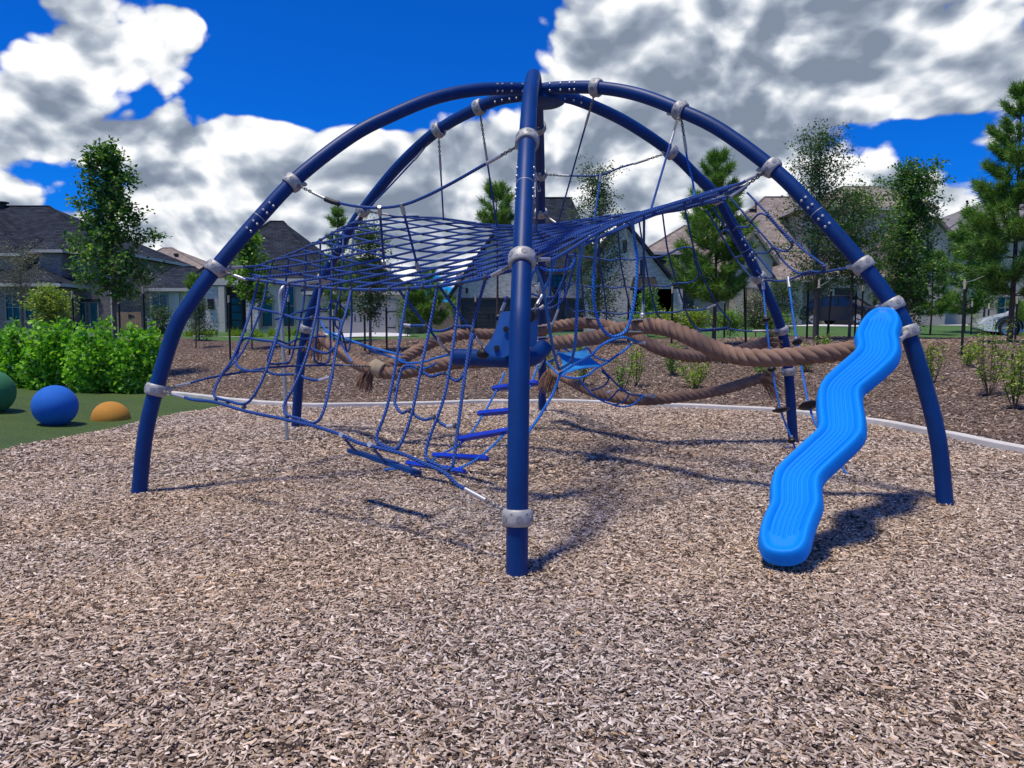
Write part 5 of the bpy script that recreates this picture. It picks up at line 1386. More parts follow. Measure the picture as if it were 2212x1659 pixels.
# grey roofed house at the right edge
h = House('grey roofed house at the right edge rising behind the tallest pine', 50, 2130)
h.block('wall', 2018, 2330, 508, 11, m_beige, 1.0); h.roof(2040, 2335, 506, (2150, 2260, 426), 13, m_rgrey, 1.0, .5, fascia=m_dfascia)
h.gable(1985, 2052, 512, (2012, 470), 5, m_beige, m_rtan, -.5); h.block('gable_front', 1988, 2049, 512, 2.5, m_beige, -.5)
h.window(2000, 2016, 530, 580, m_gdk, -.5, (0, 1)); h.window(2090, 2130, 560, 620, m_gdk, 1.0, (1, 1)); h.pipe(2089, 437, 449, 6.5, .06)
h.window(2150, 2190, 640, 690, m_gdk, 1.0, (1, 1))

fen = thing('fence', 'weathered board fence between the pale garage and the white brick house', 'fence', tuple(gp(925, 52)))
mb = MB(); a, b_ = at(868, 652, 52), at(990, 652, 52); zb = gz(a[0], 52) - .1
for i in range(26):
    x = a[0] + (b_[0] - a[0]) * (i + .5) / 26; mb.box((x, 52, (zb + a[2] + .05 * math.sin(i * 2.1)) / 2), ((b_[0] - a[0]) / 26 - .012, .04, a[2] - zb))
for zz in (.4, 1.3): mb.box(((a[0] + b_[0]) / 2, 52.04, a[2] - zz), (b_[0] - a[0], .04, .1))
build('boards', mb, m_wood, fen)
# concrete drives
def drive(name, quad, mat):
    Q = np.array([gp(px, Y)[:2] for px, Y in quad])
    n = 14; V = []; F = []
    for i in range(n + 1):
        for j in range(7):
            u, v = i / n, j / 6
            p = Q[0] * (1 - u) * (1 - v) + Q[1] * (1 - u) * v + Q[2] * u * v + Q[3] * u * (1 - v); V.append((p[0], p[1], h_out(p[None])[0] + .03))
    F = [(i * 7 + j, i * 7 + j + 1, (i + 1) * 7 + j + 1, (i + 1) * 7 + j) for i in range(n) for j in range(6)]
    mb = MB(); mb.add(V, F); o = build(name, mb, mat, smooth=True); o['kind'] = 'structure'
m_drive = simple('driveway_concrete', (.62, .61, .58), .85, 0, .08, .8, .2, 60)
drive('driveway', [(690, 45.7), (860, 45.7), (915, 29.5), (738, 29.5)][:4], m_drive)
drive('road', [(1655, 44), (2260, 44), (2300, 40), (1640, 40)], m_drive)
drive('path', [(420, 31.0), (600, 31.0), (604, 30.3), (418, 30.3)], m_drive)
# ---------------------------------------------------------------- trees and plants
def leaf_mat(name, stops, trans=.35, rough=.5):
    m, nt, b, N, L = newmat(name)
    g = N.new('ShaderNodeNewGeometry'); r = ramp(N, [(p, tuple(min(.7, x * 1.45) for x in c)) for p, c in stops]); L.new(g.outputs['Random Per Island'], r.inputs['Fac'])
    L.new(r.outputs['Color'], b.inputs['Base Color']); b.inputs['Roughness'].default_value = rough; b.inputs['Specular IOR Level'].default_value = .35
    tr = N.new('ShaderNodeBsdfTranslucent'); L.new(mixc(N, L, 1.0, r.outputs['Color'], (1.25, 1.35, .5), 'MULTIPLY'), tr.inputs['Color'])
    mx = N.new('ShaderNodeMixShader'); mx.inputs[0].default_value = trans
    L.new(b.outputs[0], mx.inputs[1]); L.new(tr.outputs[0], mx.inputs[2]); L.new(mx.outputs[0], N['Material Output'].inputs['Surface'])
    return m
m_maple = leaf_mat('maple_leaves', [(0, (0.024, 0.074, 0.019)), (.6, (0.051, 0.135, 0.030)), (.86, (0.115, 0.230, 0.047)), (1, (0.297, 0.378, 0.081))])
m_oak = leaf_mat('oak_leaves', [(0, (0.018, 0.048, 0.021)), (.6, (0.039, 0.093, 0.033)), (1, (0.090, 0.165, 0.053))])
m_lime = leaf_mat('lime_green_leaves', [(0, (0.068, 0.195, 0.015)), (.5, (0.128, 0.315, 0.024)), (1, (0.255, 0.495, 0.045))])
m_sap = leaf_mat('bright_sapling_leaves', [(0, (0.052, 0.143, 0.018)), (.6, (0.111, 0.234, 0.033)), (1, (0.221, 0.338, 0.065))])
m_need = leaf_mat('pine_needles', [(0, (0.035, 0.088, 0.019)), (.55, (0.088, 0.192, 0.035)), (1, (0.208, 0.336, 0.056))], .25)
m_wisp = leaf_mat('grey_green_leaves', [(0, (0.072, 0.090, 0.060)), (.6, (0.156, 0.180, 0.120)), (1, (0.264, 0.288, 0.204))], .2)
m_yell = leaf_mat('yellow_green_leaves', [(0, (0.072, 0.144, 0.014)), (.6, (0.168, 0.264, 0.030)), (1, (0.336, 0.384, 0.060))])
m_flow = simple('cream_petals', (.85, .82, .62), .7, 0, .05, 3)
m_bark = simple('grey_bark', (.16, .125, .10), .95, 0, .35, 9, .6, 40)
m_pbark = simple('pine_bark', (.095, .065, .05), .95, 0, .4, 10, .7, 30)
m_stem = simple('brown_stems', (.10, .075, .05), .9, 0, .3, 9)
def leaves(name, C, size, mat, parent, up=.35, aspect=.55, dirs=None):
    C = np.asarray(C); n = len(C); off = root_loc(parent)
    d = nrg.normal(size=(n, 3)); d[:, 2] = d[:, 2] * .7 - .15
    if dirs is not None: d = d * .55 + dirs
    d /= np.linalg.norm(d, axis=1)[:, None]
    nn = nrg.normal(size=(n, 3)); nn[:, 2] = np.abs(nn[:, 2]) + up
    s = np.cross(d, nn); s /= np.linalg.norm(s, axis=1)[:, None]; k = np.cross(s, d)
    S = size * nrg.uniform(.65, 1.3, n)[:, None]
    V = np.empty((n, 4, 3)); V[:, 0] = C; V[:, 2] = C + d * S
    V[:, 1] = C + d * S * .42 + s * S * aspect * .5 + k * S * .10; V[:, 3] = C + d * S * .42 - s * S * aspect * .5 + k * S * .10
    V -= off
    me = bpy.data.meshes.new(name); me.vertices.add(n * 4); me.vertices.foreach_set('co', V.astype(np.float32).ravel())
    idx = (np.arange(n) * 4)[:, None] + np.array([0, 1, 2, 0, 2, 3])[None]
    me.loops.add(n * 6); me.loops.foreach_set('vertex_index', idx.astype(np.int32).ravel())
    me.polygons.add(n * 2); me.polygons.foreach_set('loop_start', np.arange(0, n * 6, 3, dtype=np.int32)); me.update(calc_edges=True)
    me.materials.append(mat); o = bpy.data.objects.new(name, me); COL.objects.link(o); o.parent = parent; return o
def needles(name, C, D, size, per, mat, parent, spread=.75, w=.010):
    """tufts: per needles fanned about direction D at each C"""
    C = np.repeat(np.asarray(C), per, 0); D = np.repeat(np.asarray(D), per, 0); n = len(C); off = root_loc(parent)
    d = D + nrg.normal(size=(n, 3)) * spread; d /= np.linalg.norm(d, axis=1)[:, None]
    s = np.cross(d, nrg.normal(size=(n, 3))); s /= np.linalg.norm(s, axis=1)[:, None]
    S = size * nrg.uniform(.6, 1.15, n)[:, None]; base = C + nrg.normal(size=(n, 3)) * size * .12
    V = np.empty((n, 3, 3)); V[:, 0] = base + s * w; V[:, 1] = base - s * w; V[:, 2] = base + d * S; V[:, 2, 2] -= (S[:, 0] ** 2) * .25
    V -= off
    me = bpy.data.meshes.new(name); me.vertices.add(n * 3); me.vertices.foreach_set('co', V.astype(np.float32).ravel())
    me.loops.add(n * 3); me.loops.foreach_set('vertex_index', np.arange(n * 3, dtype=np.int32))
    me.polygons.add(n); me.polygons.foreach_set('loop_start', np.arange(0, n * 3, 3, dtype=np.int32)); me.update(calc_edges=True)
    me.materials.append(mat); o = bpy.data.objects.new(name, me); COL.objects.link(o); o.parent = parent; return o
def ztop(px, py, Y): return at(px, py, Y)[2]
def trunk(root, P, r0, r1, mat, mbx=None):
    mb = mbx or MB(); P = smoothpath(P, 5); mb.tube(P, np.linspace(r0, r1, len(P)), 8); return mb
def broad(name, label, px, Y, ytop, ycrown, hw, mat, n=7000, leaf=.10, shape='cone', cat='tree', bark=None, r0=.06, seed=1, clump=.16, limbs=34, lean=0, group=None, up=None, aspect=.6):
    R = random.Random(seed); g = gp(px, Y); zt = ztop(px, ytop, Y); zc = ztop(px, ycrown, Y); W_ = hw * Y / FPX
    root = thing(name, label, cat, tuple(g), group)
    H = zt - g[2]; mb = MB()
    tp = [g + np.array([0, 0, -.2]), g + np.array([.02, 0, H * .3]), g + np.array([lean * .5 + .03, .02, H * .6]), g + np.array([lean, 0, H * .97])]
    trunk(root, tp, r0, .012, None, mb); T = smoothpath(tp, 12)
    def tr(z): return np.array([np.interp(z, T[:, 2], T[:, c]) for c in range(3)])
    pts, dirs = [], []
    for i in range(limbs):
        q = (i + R.random() * .8) / limbs; z = zc + (zt - zc) * q ** .95 * .97
        if shape == 'cone': rad = W_ * (min(1, q * 4 + .5)) * (1 - q) ** .75 * 1.05 + .1
        elif shape == 'round': rad = W_ * math.sqrt(max(.03, 1 - (2 * q - .9) ** 2 / 1.25))
        elif shape == 'vase': rad = W_ * (.55 + .55 * q) * (1 if q < .8 else .75)
        else: rad = W_ * (1 - .55 * q) * min(1, q * 5 + .45)
        rad *= R.uniform(.55, 1.15); a = i * 2.399 + R.uniform(-.5, .5)
        rise = {'cone': .45, 'round': .3, 'vase': 1.1}.get(shape, .7) * rad * R.uniform(.6, 1.3)
        b0 = tr(z - rise * .4); e = b0 + np.array([math.cos(a) * rad, math.sin(a) * rad, rise])
        m_ = (b0 + e) / 2 + np.array([R.gauss(0, .05), R.gauss(0, .05), rad * .08])
        P = smoothpath([b0, m_, e], 5); mb.tube(P, np.linspace(max(.008, r0 * .32 * (1 - q * .5)), .004, len(P)), 5)
        for t in np.linspace(.25, 1.0, 7):
            p = P[int(t * (len(P) - 1))]
            for _ in range(2):
                tw = np.array([R.gauss(0, 1), R.gauss(0, 1), R.gauss(.25, .7)]); tw /= np.linalg.norm(tw); tl = clump * 2.2 * R.uniform(.5, 1.2)
                e2 = p + tw * tl; mb.tube(np.array([p, e2]), [.005, .0025], 4, caps=False)
                pts += [p + tw * tl * .5, e2]; dirs += [tw, tw]
    for s in np.linspace(.82, 1, 7): pts.append(tr(g[2] + H * s)); dirs.append(np.array([0, 0, 1.0]))
    build('trunk', mb, bark or m_bark, root, smooth=True)
    pts, dirs = np.array(pts), np.array(dirs); k = nrg.integers(0, len(pts), n)
    wgt = nrg.random(len(pts)) ** .6; k = nrg.choice(len(pts), n, p=wgt / wgt.sum())
    C = pts[k] + nrg.normal(size=(n, 3)) * clump * np.array([.62, .62, .5])
    leaves('crown', C, leaf, mat, root, .35 if up is None else up, aspect, dirs[k] * .4)
    return root
def pine(label, px, Y, ytop, ycrown, hw, whorls=9, seed=1, size=.24, r0=.055, per=34, tufts=4, group=None, droop=.0, name='pine_tree', open_=1.0):
    R = random.Random(seed); g = gp(px, Y); zt = ztop(px, ytop, Y); zc = ztop(px, ycrown, Y); W_ = hw * Y / FPX
    root = thing(name, label, 'tree', tuple(g), group); mb = MB()
    tp = [g + np.array([0, 0, -.2]), g + np.array([.03, 0, (zt - g[2]) * .4]), np.array([g[0] - .02, g[1], zt])]
    trunk(root, tp, r0, .012, None, mb)
    C, D = [], []
    for i in range(whorls):
        q = (i + R.uniform(0, .5)) / whorls; z = zc + (zt - zc) * q
        nb = R.randint(4, 6); a0 = R.random() * 6
        for k in range(nb):
            a = a0 + k * 2 * PI / nb + R.uniform(-.3, .3); rad = W_ * (1 - q) ** .7 * R.uniform(.6, 1.1) * min(1, .6 + q * 3) + .08
            b0 = np.array([g[0], g[1], z]); e = b0 + np.array([math.cos(a) * rad, math.sin(a) * rad, rad * (R.uniform(.25, .6) + .25 * q) - droop * rad])
            P = smoothpath([b0, (b0 + e) / 2 + np.array([0, 0, -.06 * rad]), e + np.array([0, 0, .10])], 4); mb.tube(P, np.linspace(.018 * (1 - q * .6), .006, len(P)), 5)
            for t in np.linspace(.42, 1, tufts):
                j = min(len(P) - 2, int(t * (len(P) - 1))); d = P[j + 1] - P[j]; d /= np.linalg.norm(d)
                C.append(P[j] + (P[j + 1] - P[j]) * .5); D.append(d + np.array([0, 0, .25]))
                if rad > .5:
                    for sg in (-1, 1):
                        sd_ = np.array([-d[1], d[0], .15]) * sg * rad * .28 * R.uniform(.6, 1.1); C.append(P[j] + sd_ + d * .1); D.append(d + sd_ / rad + np.array([0, 0, .3]))
                        mb.tube(np.array([P[j], P[j] + sd_ + d * .1]), [.006, .004], 4, caps=False)
    for s in np.linspace(0, .5, 4): C.append(np.array([g[0], g[1], zt - s])); D.append(np.array([0, 0, 1.6]))
    build('trunk', mb, m_pbark, root, smooth=True)
    needles('crown', C, D, size, per, m_need, root)
    return root
broad('maple_tree', 'tall conical maple with light tipped leaves standing behind the flowering shrubs at left', 250, 20, 312, 640, 96, m_maple, 11000, .11, 'cone', seed=3, r0=.075, limbs=46, clump=.13)
broad('wispy_tree', 'bare looking grey green tree before the brick house porch', 52, 33, 548, 660, 58, m_wisp, 2600, .10, 'vase', seed=4, r0=.07, limbs=30, clump=.22, aspect=.25, group='wispy grey trees')
broad('wispy_tree', 'thin grey tree between the maple trunk and the cream house', 312, 33, 585, 668, 46, m_wisp, 1700, .10, 'vase', seed=5, r0=.05, limbs=24, clump=.2, aspect=.25, group='wispy grey trees')
broad('young_tree', 'bright green round leaved sapling before the black front door', 545, 25, 505, 655, 46, m_sap, 2600, .12, 'cone', seed=6, r0=.04, limbs=22, clump=.14, aspect=.85)
broad('oak_tree', 'dark round oak standing before the pale garage door', 800, 22, 495, 690, 66, m_oak, 7500, .075, 'mix', seed=7, r0=.05, limbs=34, clump=.17)
broad('live_oak', 'tall airy live oak in front of the white brick gable', 1290, 23, 362, 692, 78, m_oak, 9500, .07, 'mix', seed=8, r0=.06, limbs=44, clump=.17)
broad('oak_tree', 'tall oak with upright wispy top behind the right leg', 1757, 22, 288, 628, 96, m_oak, 11000, .075, 'mix', seed=9, r0=.065, limbs=46, clump=.18)
broad('oak_tree', 'bushy green oak directly in front of the black car', 1832, 23, 415, 620, 88, m_maple, 10000, .075, 'round', seed=10, r0=.055, limbs=40, clump=.18)
broad('maple_tree', 'tall dark maple with pointed tips left of the grey roofed house', 1955, 24, 360, 655, 88, m_maple, 13000, .10, 'mix', seed=12, r0=.07, limbs=50, clump=.16)
broad('bush', 'rounded dark bush at the foot of the tall dark maple', 1940, 25, 600, 712, 55, m_oak, 5000, .07, 'round', 'bush', seed=13, r0=.03, limbs=26, clump=.16)
broad('young_tree', 'light green deciduous tree between the small pines at right', 2120, 29, 445, 660, 58, m_sap, 5500, .11, 'mix', seed=14, r0=.05, limbs=32, clump=.18)
broad('bush', 'white speckled pale shrub right of the tall pine trunk', 1630, 27, 640, 712, 40, m_wisp, 2600, .07, 'round', 'bush', seed=15, r0=.02, limbs=22, clump=.14)
broad('bush', 'dark green shrub mass between the disc ropes and the tall pine', 1685, 28, 610, 712, 50, m_oak, 4200, .07, 'round', 'bush', seed=16, r0=.02, limbs=24, clump=.16)
broad('evergreen_shrub', 'conical evergreen shrub beside the left leg before the cream house', 432, 28, 640, 728, 32, m_oak, 2600, .06, 'cone', 'bush', seed=17, r0=.025, limbs=24, clump=.10)
broad('bush', 'yellow tipped shrub before the brick porch behind the flowering shrubs', 112, 27, 632, 700, 44, m_yell, 3200, .10, 'round', 'bush', seed=18, r0=.03, limbs=24, clump=.16)
broad('bush', 'small dark bush below the cream house window', 348, 30, 665, 725, 26, m_oak, 1700, .08, 'round', 'bush', seed=19, r0=.02, limbs=18, clump=.12)
broad('bush', 'vine green upright shrub left of the metal awning window', 1398, 30, 628, 705, 24, m_sap, 1500, .09, 'cone', 'bush', seed=20, r0=.02, limbs=16, clump=.12)
broad('bush', 'green shrub at the right end of the pale garage', 880, 30, 640, 718, 24, m_oak, 1500, .08, 'round', 'bush', seed=21, r0=.02, limbs=16, clump=.12)
pine('pine whose tufts rise behind the left rear leg', 735, 26, 448, 690, 42, 9, 21, per=30)
pine('short young pine in front of the gap between the garages', 925, 24, 592, 712, 56, 6, 22, .26, .045, per=36)
pine('slim pine with one tufted top beside the near pole', 1073, 24, 402, 500, 46, 5, 23, .27, .05, per=36)
pine('large full pine in front of the tan roofed house', 1540, 21, 340, 665, 98, 11, 24, .27, .07, per=42, tufts=5)
pine('sapling pine behind the left leg before the cream house', 424, 26, 596, 655, 18, 3, 25, .22, .03, per=26)
pine('small double pine on the lawn left of the near stake', 2006, 27, 545, 690, 50, 6, 26, .26, .04, per=34)
pine('mid height dark pine behind the near stake', 2078, 30, 455, 690, 64, 8, 27, .28, .06, per=34)
pine('tallest pine at the right edge with a bare lower trunk', 2178, 19, 188, 640, 104, 13, 28, .26, .08, per=44, tufts=5, droop=.1)
pine('pine partly cut off by the right picture edge', 2235, 26, 560, 700, 55, 6, 29, .26, .05, per=34, droop=.15)

# flowering shrubs in a row
def shrub(px, Y, ytop, hw, seed, label):
    R = random.Random(seed); g = gp(px, Y); zt = ztop(px, ytop + 14, Y); W_ = hw * .92 * Y / FPX; H = zt - g[2]
    root = thing('flowering_shrub', label, 'shrub', tuple(g), 'flowering shrubs along the turf'); mb = MB(); pts, dirs = [], []
    for i in range(30):
        a = R.random() * 2 * PI; q = math.sqrt(R.random()); e = g + np.array([math.cos(a) * q * W_, math.sin(a) * q * W_ * .8, H * (1 - .45 * q * q) * R.uniform(.55, 1.12)])
        P = smoothpath([g + np.array([math.cos(a) * q * .2, math.sin(a) * q * .2, 0]), (g + e) / 2 + np.array([math.cos(a) * .12, math.sin(a) * .12, .05]), e], 5); mb.tube(P, np.linspace(.012, .004, len(P)), 4)
        for t in np.linspace(.12, 1, 12): pts.append(P[int(t * (len(P) - 1))]); dirs.append(np.array([0, 0, .6]))
    build('stems', mb, m_stem, root, smooth=True)
    pts, dirs = np.array(pts), np.array(dirs); n = 3600; k = nrg.integers(0, len(pts), n)
    leaves('foliage', pts[k] + nrg.normal(size=(n, 3)) * np.array([.075, .075, .05]), .095, m_lime, root, .5, .9, dirs[k])
    kf = nrg.choice(len(pts), 26); mbf = MB()
    for p in pts[kf]:
        c = p + np.array([R.gauss(0, .09), -abs(R.gauss(0, .1)) - .03, R.uniform(0, .10)])
        for j in range(4):
            a = j * PI / 2 + R.random(); mbf.add([c, c + [.02 * math.cos(a), -.01, .02 * math.sin(a) + .012], c + [.028 * math.cos(a + .6), -.006, .028 * math.sin(a + .6) + .012]], [(0, 1, 2)])
    build('flowers', mbf, m_flow, root)
SH = [(-22, 17.4, 690, 34, 'left edge shrub of the flowering row, cut off by the picture'), (38, 17.0, 684, 42, 'flowering lime green shrub below the wispy grey tree'), (92, 16.6, 688, 40, 'flowering lime green shrub above the blue ball'),
      (140, 16.8, 690, 38, 'flowering lime green shrub below the first teal pane'), (186, 16.4, 684, 40, 'flowering lime green shrub below the last teal pane'), (228, 16.9, 690, 36, 'tall flowering shrub just left of the maple trunk'),
      (278, 16.7, 702, 38, 'flowering shrub just right of the maple trunk'), (318, 16.9, 690, 34, 'last flowering shrub of the row, beside the left leg')]
for i, (px, Y, yt, hw, lb) in enumerate(SH): shrub(px, Y, yt, hw, 40 + i, lb)

# thin young plants on the mulch bank
def whip(px, Y, ytop, hw, label, mat, seed, n=420, stems=9, leaf=.07, name='young_shrub'):
    R = random.Random(seed); g = gp(px, Y); zt = ztop(px, ytop, Y); H = max(.2, zt - g[2]); W_ = hw * Y / FPX
    root = thing(name, label, 'plant', tuple(g), 'young plants on the mulch bank'); mb = MB(); pts = []
    for i in range(stems):
        a = R.random() * 2 * PI; q = R.random(); e = g + np.array([math.cos(a) * q * W_, math.sin(a) * q * W_, H * R.uniform(.6, 1.05)])
        P = smoothpath([g + np.array([0, 0, -.05]), (g + e) / 2 + np.array([math.cos(a) * .05, math.sin(a) * .05, 0]), e], 6); mb.tube(P, np.linspace(.009, .003, len(P)), 4)
        for t in np.linspace(.35, 1, 9): pts.append(P[int(t * (len(P) - 1))])
    build('stems', mb, m_stem, root, smooth=True); pts = np.array(pts); k = nrg.integers(0, len(pts), n)
    leaves('foliage', pts[k] + nrg.normal(size=(n, 3)) * .035, leaf, mat, root, .3, .42)
YP = [(1258, 16.5, 742, 20, 'small sprig right behind the hammock', 'o'), (1345, 15.6, 772, 26, 'young green plant under the middle of the rear brown rope', 'o'), (1374, 16.2, 738, 20, 'leggy green plant between the two brown ropes', 'y'),
      (1455, 17.2, 745, 30, 'low leafy plant behind the thickest rope, above its first dip', 'o'), (1503, 15.8, 782, 30, 'bushiest young plant in the middle of the mulch bank', 'y'), (1560, 18.5, 742, 22, 'small plant near the back net corner', 'o'),
      (1648, 16.6, 770, 26, 'small plant behind the rear right leg', 'o'), (1740, 17.0, 742, 20, 'small yellow green plant left of the slide top', 'y'), (1778, 18.5, 725, 22, 'yellow green plant on the bank under the black car', 'y'),
      (1838, 15.0, 790, 18, 'thin plant in the gap below the slide bend', 'y'), (1898, 17.5, 760, 16, 'thin plant just left of the upper right leg', 'y'), (2018, 14.6, 735, 18, 'single stem yellow plant right of the slide', 'y'),
      (2140, 12.8, 690, 44, 'tallest leggy yellow plant on the right bank', 'y'), (2196, 11.6, 745, 34, 'leafy yellow plant at the right picture edge', 'y'), (2085, 16.0, 738, 26, 'yellow green plant below the near stake', 'y'),
      (1250, 19.5, 722, 18, 'tiny plant left of the hammock on the crest', 'o'), (1120 + 62, 16.2, 745, 16, 'small plant beside the far leg', 'y'), (2230, 14.0, 720, 30, 'plant leaning in from the right edge of the bank', 'y')]
for i, (px, Y, yt, hw, lb, c) in enumerate(YP): whip(px, Y, yt, hw, lb, m_yell if c == 'y' else m_sap, 70 + i, 520 if hw > 28 else 300, 12 if hw > 28 else 7)
# low ground cover beyond the crest and garden grasses by the doors
def tuft_row(name, label, spots, mat, size, per, cat='plant'):
    for i, (px, Y, lb) in enumerate(spots):
        g = gp(px, Y); r = thing(name, lb, cat, tuple(g), label)
        C = np.array([g + np.array([nrg.normal() * .16, nrg.normal() * .16, .02]) for _ in range(6)]); D = np.tile([0, 0, 1.0], (6, 1))
        needles('blades', C, D, size, per, mat, r, .55, .02)
tuft_row('grass_tuft', 'ornamental grasses by the cream house', [(418, 33, 'grass clump by the green box'), (452, 33, 'grass clump left of the front door'), (512, 33, 'small grass clump at the doorstep'), (548, 33, 'grass clump under the sapling'), (602, 33, 'grass clump left of the steel pole bend'), (650, 33, 'grass clump behind the left rear leg')], m_yell, .5, 40)
for i, (px, Y, yt, hw, lb) in enumerate([(1445, 27, 686, 34, 'low yellow green shrub left of the tall pine trunk'), (1500, 27, 682, 34, 'low yellow green shrub before the pine trunk'), (1575, 27, 684, 36, 'low green shrub right of the tall pine trunk'), (1655, 27, 686, 36, 'low green shrub behind the back net corner'), (1380, 28, 690, 28, 'low shrub below the metal awning')]):
    broad('low_shrub', lb, px, Y, yt, 712, hw, m_yell if i < 2 else m_sap, 2600, .075, 'round', 'shrub', seed=90 + i, r0=.015, limbs=22, clump=.14, group='low shrubs on the crest')
# tree stakes
m_stk = simple('black_steel_stake', (.012, .014, .013), .5, .3, .2, 6); m_tip = simple('bare_stake_tip', (.50, .44, .33), .8, 0, .15, 9)
def stake(px, yt, yb_Y, label, slant=0, w=.032):
    Y = yb_Y; g = gp(px, Y); z1 = ztop(px, yt, Y); r = thing('tree_stake', label, 'stake', tuple(g), 'black tree stakes')
    h = z1 - g[2]; s = slant * Y / FPX
    a, b_, c = g + np.array([0, 0, -.15]), g + np.array([s * .84, 0, h - .22]), g + np.array([s, 0, h])
    mb = MB(); mb.tube(np.array([a, b_]), w, 4); mb.box((b_ + a) / 2 + np.array([.02, 0, 0]), (.012, .03, h * .98)); build('post', mb, m_stk, r)
    mb = MB(); mb.tube(np.array([b_, c]), w, 4); build('tip', mb, m_tip, r)
for q in [(163, 628, 22, 'stake before the teal window'), (262, 640, 22, 'stake before the cedar gate'), (315, 618, 22, 'stake left of the cream house window'), (498, 638, 23, 'stake before the front door, left of the sapling'), (626, 636, 23, 'stake right of the steel pole bend'),
          (722, 668, 24, 'stake at the left side of the pale garage'), (789, 664, 23, 'stake left of the oak by the pale garage'), (836, 650, 23, 'stake right of the oak by the pale garage'), (1028, 638, 25, 'stake before the charcoal garage'), (1356, 632, 24, 'stake under the white gable'),
          (1450, 618, 23, 'stake left of the large pine'), (1563, 640, 25, 'stake just right of the large pine trunk'), (1611, 606, 21, 'leaning stake at the back net corner', -8), (1741, 594, 23, 'left stake of the tall oak'), (1764, 604, 20, 'nearer stake of the tall oak left of the black car'),
          (1784, 614, 24, 'leaning stake across the black car', 8), (1844, 614, 24, 'stake right of the bushy oak trunk'), (1858, 614, 25, 'stake right of the black car, by the slide'), (2076, 604, 17.5, 'tall near stake on the right bank with pale tip'), (2094, 650, 28, 'far stake behind the near stake'), (2130, 655, 28, 'far stake left of the tallest pine'), (2190, 640, 22, 'stake right of the tallest pine trunk')]:
    stake(q[0], q[1], q[2], q[3], q[4] if len(q) > 4 else 0)
# guy lines
m_cord = simple('pale_guy_line', (.45, .52, .44), .8)
for a, b_, lb in ((at(2077, 612, 17.5), at(2130, 594, 19), 'guy line from the near stake towards the tallest pine'), (at(1765, 622, 20), at(1812, 590, 22.5), 'guy line from the nearer oak stake')):
    mb = MB(); mb.tube(np.array([a, (a + b_) / 2 - [0, 0, .03], b_]), .006, 5); tag(build('guy_line', mb, m_cord), lb, 'cord')
# ---------------------------------------------------------------- play balls on the turf
def rubber(name, c, speck):
    m, nt, b, N, L = newmat(name); co = coords(N)
    n1 = noise(N, L, co, 190, 2, .6); r = ramp(N, [(.38, tuple(x * .72 for x in c)), (.55, c), (.72, speck)]); L.new(n1.outputs['Fac'], r.inputs['Fac'])
    n2 = noise(N, L, co, 2.2, 3); t = ramp(N, [(.3, (.88, .88, .88)), (.7, (1.1, 1.1, 1.1))]); L.new(n2.outputs['Fac'], t.inputs['Fac'])
    L.new(mixc(N, L, 1.0, r.outputs['Color'], t.outputs['Color'], 'MULTIPLY'), b.inputs['Base Color']); b.inputs['Roughness'].default_value = .85; bump(N, L, n1.outputs['Fac'], .5, .006, b); return m
def hturf(x, y): return float(h_turf(np.array([[x, y]]))[0])
def ball(name, label, px, py_bottom, r, mat, sink, tilt=(0, 0), squash=1.0):
    best = None
    for Y in np.linspace(8, 18, 500):
        p = at(px, py_bottom, Y); e = abs(p[2] - hturf(p[0], p[1]))
        if best is None or e < best[0]: best = (e, p)
    p = best[1]; c = np.array([p[0], p[1] + r * .75, hturf(p[0], p[1] + r * .75) - sink + r])
    mb = MB(); mb.ball((0, 0, 0), r, 48, 28, 1, 1, squash)
    o = build(name, mb, mat, None, smooth=True); o.location = c; o.rotation_euler = (tilt[0], tilt[1], 0)
    return tag(o, label, 'ball' if squash == 1 and sink < r * .6 else 'dome')
ball('play_ball', 'bright blue rubber play ball on the turf', 100, 922, .31, rubber('blue_rubber', (.004, .14, .60), (.02, .22, .75)), .03)
ball('half_dome', 'yellow orange rubber half dome sunk in the turf beside the blue ball', 224, 910, .285, rubber('orange_rubber', (.55, .25, .03), (.68, .36, .08)), .27, (.0, .25), .95)
ball('play_ball', 'green rubber ball cut off by the left picture edge', -46, 892, .36, rubber('green_rubber', (.035, .20, .075), (.07, .28, .12)), .06)

# ---------------------------------------------------------------- cars
m_cblack, nt, b, N, L = newmat('black_car_paint'); b.inputs['Base Color'].default_value = (.006, .008, .014, 1); b.inputs['Roughness'].default_value = .3; b.inputs['Specular IOR Level'].default_value = .2; b.inputs['Coat Weight'].default_value = .12; b.inputs['Coat Roughness'].default_value = .04
m_cwhite, nt, b, N, L = newmat('white_car_paint'); b.inputs['Base Color'].default_value = (.66, .72, .78, 1); b.inputs['Roughness'].default_value = .22; b.inputs['Coat Weight'].default_value = .6
m_cglass = glass_mat('car_glass', (.010, .018, .028), .04)
m_tyre = simple('tyre_rubber', (.014, .014, .014), .8, 0, .1, 5); m_rim = simple('alloy_rim', (.45, .45, .46), .3, .8, .1, 5)
m_lamp = simple('headlamp_glass', (.62, .66, .70), .12, .3, .1, 5); m_plate = simple('number_plate', (.72, .72, .72), .5, 0, .02, 2)
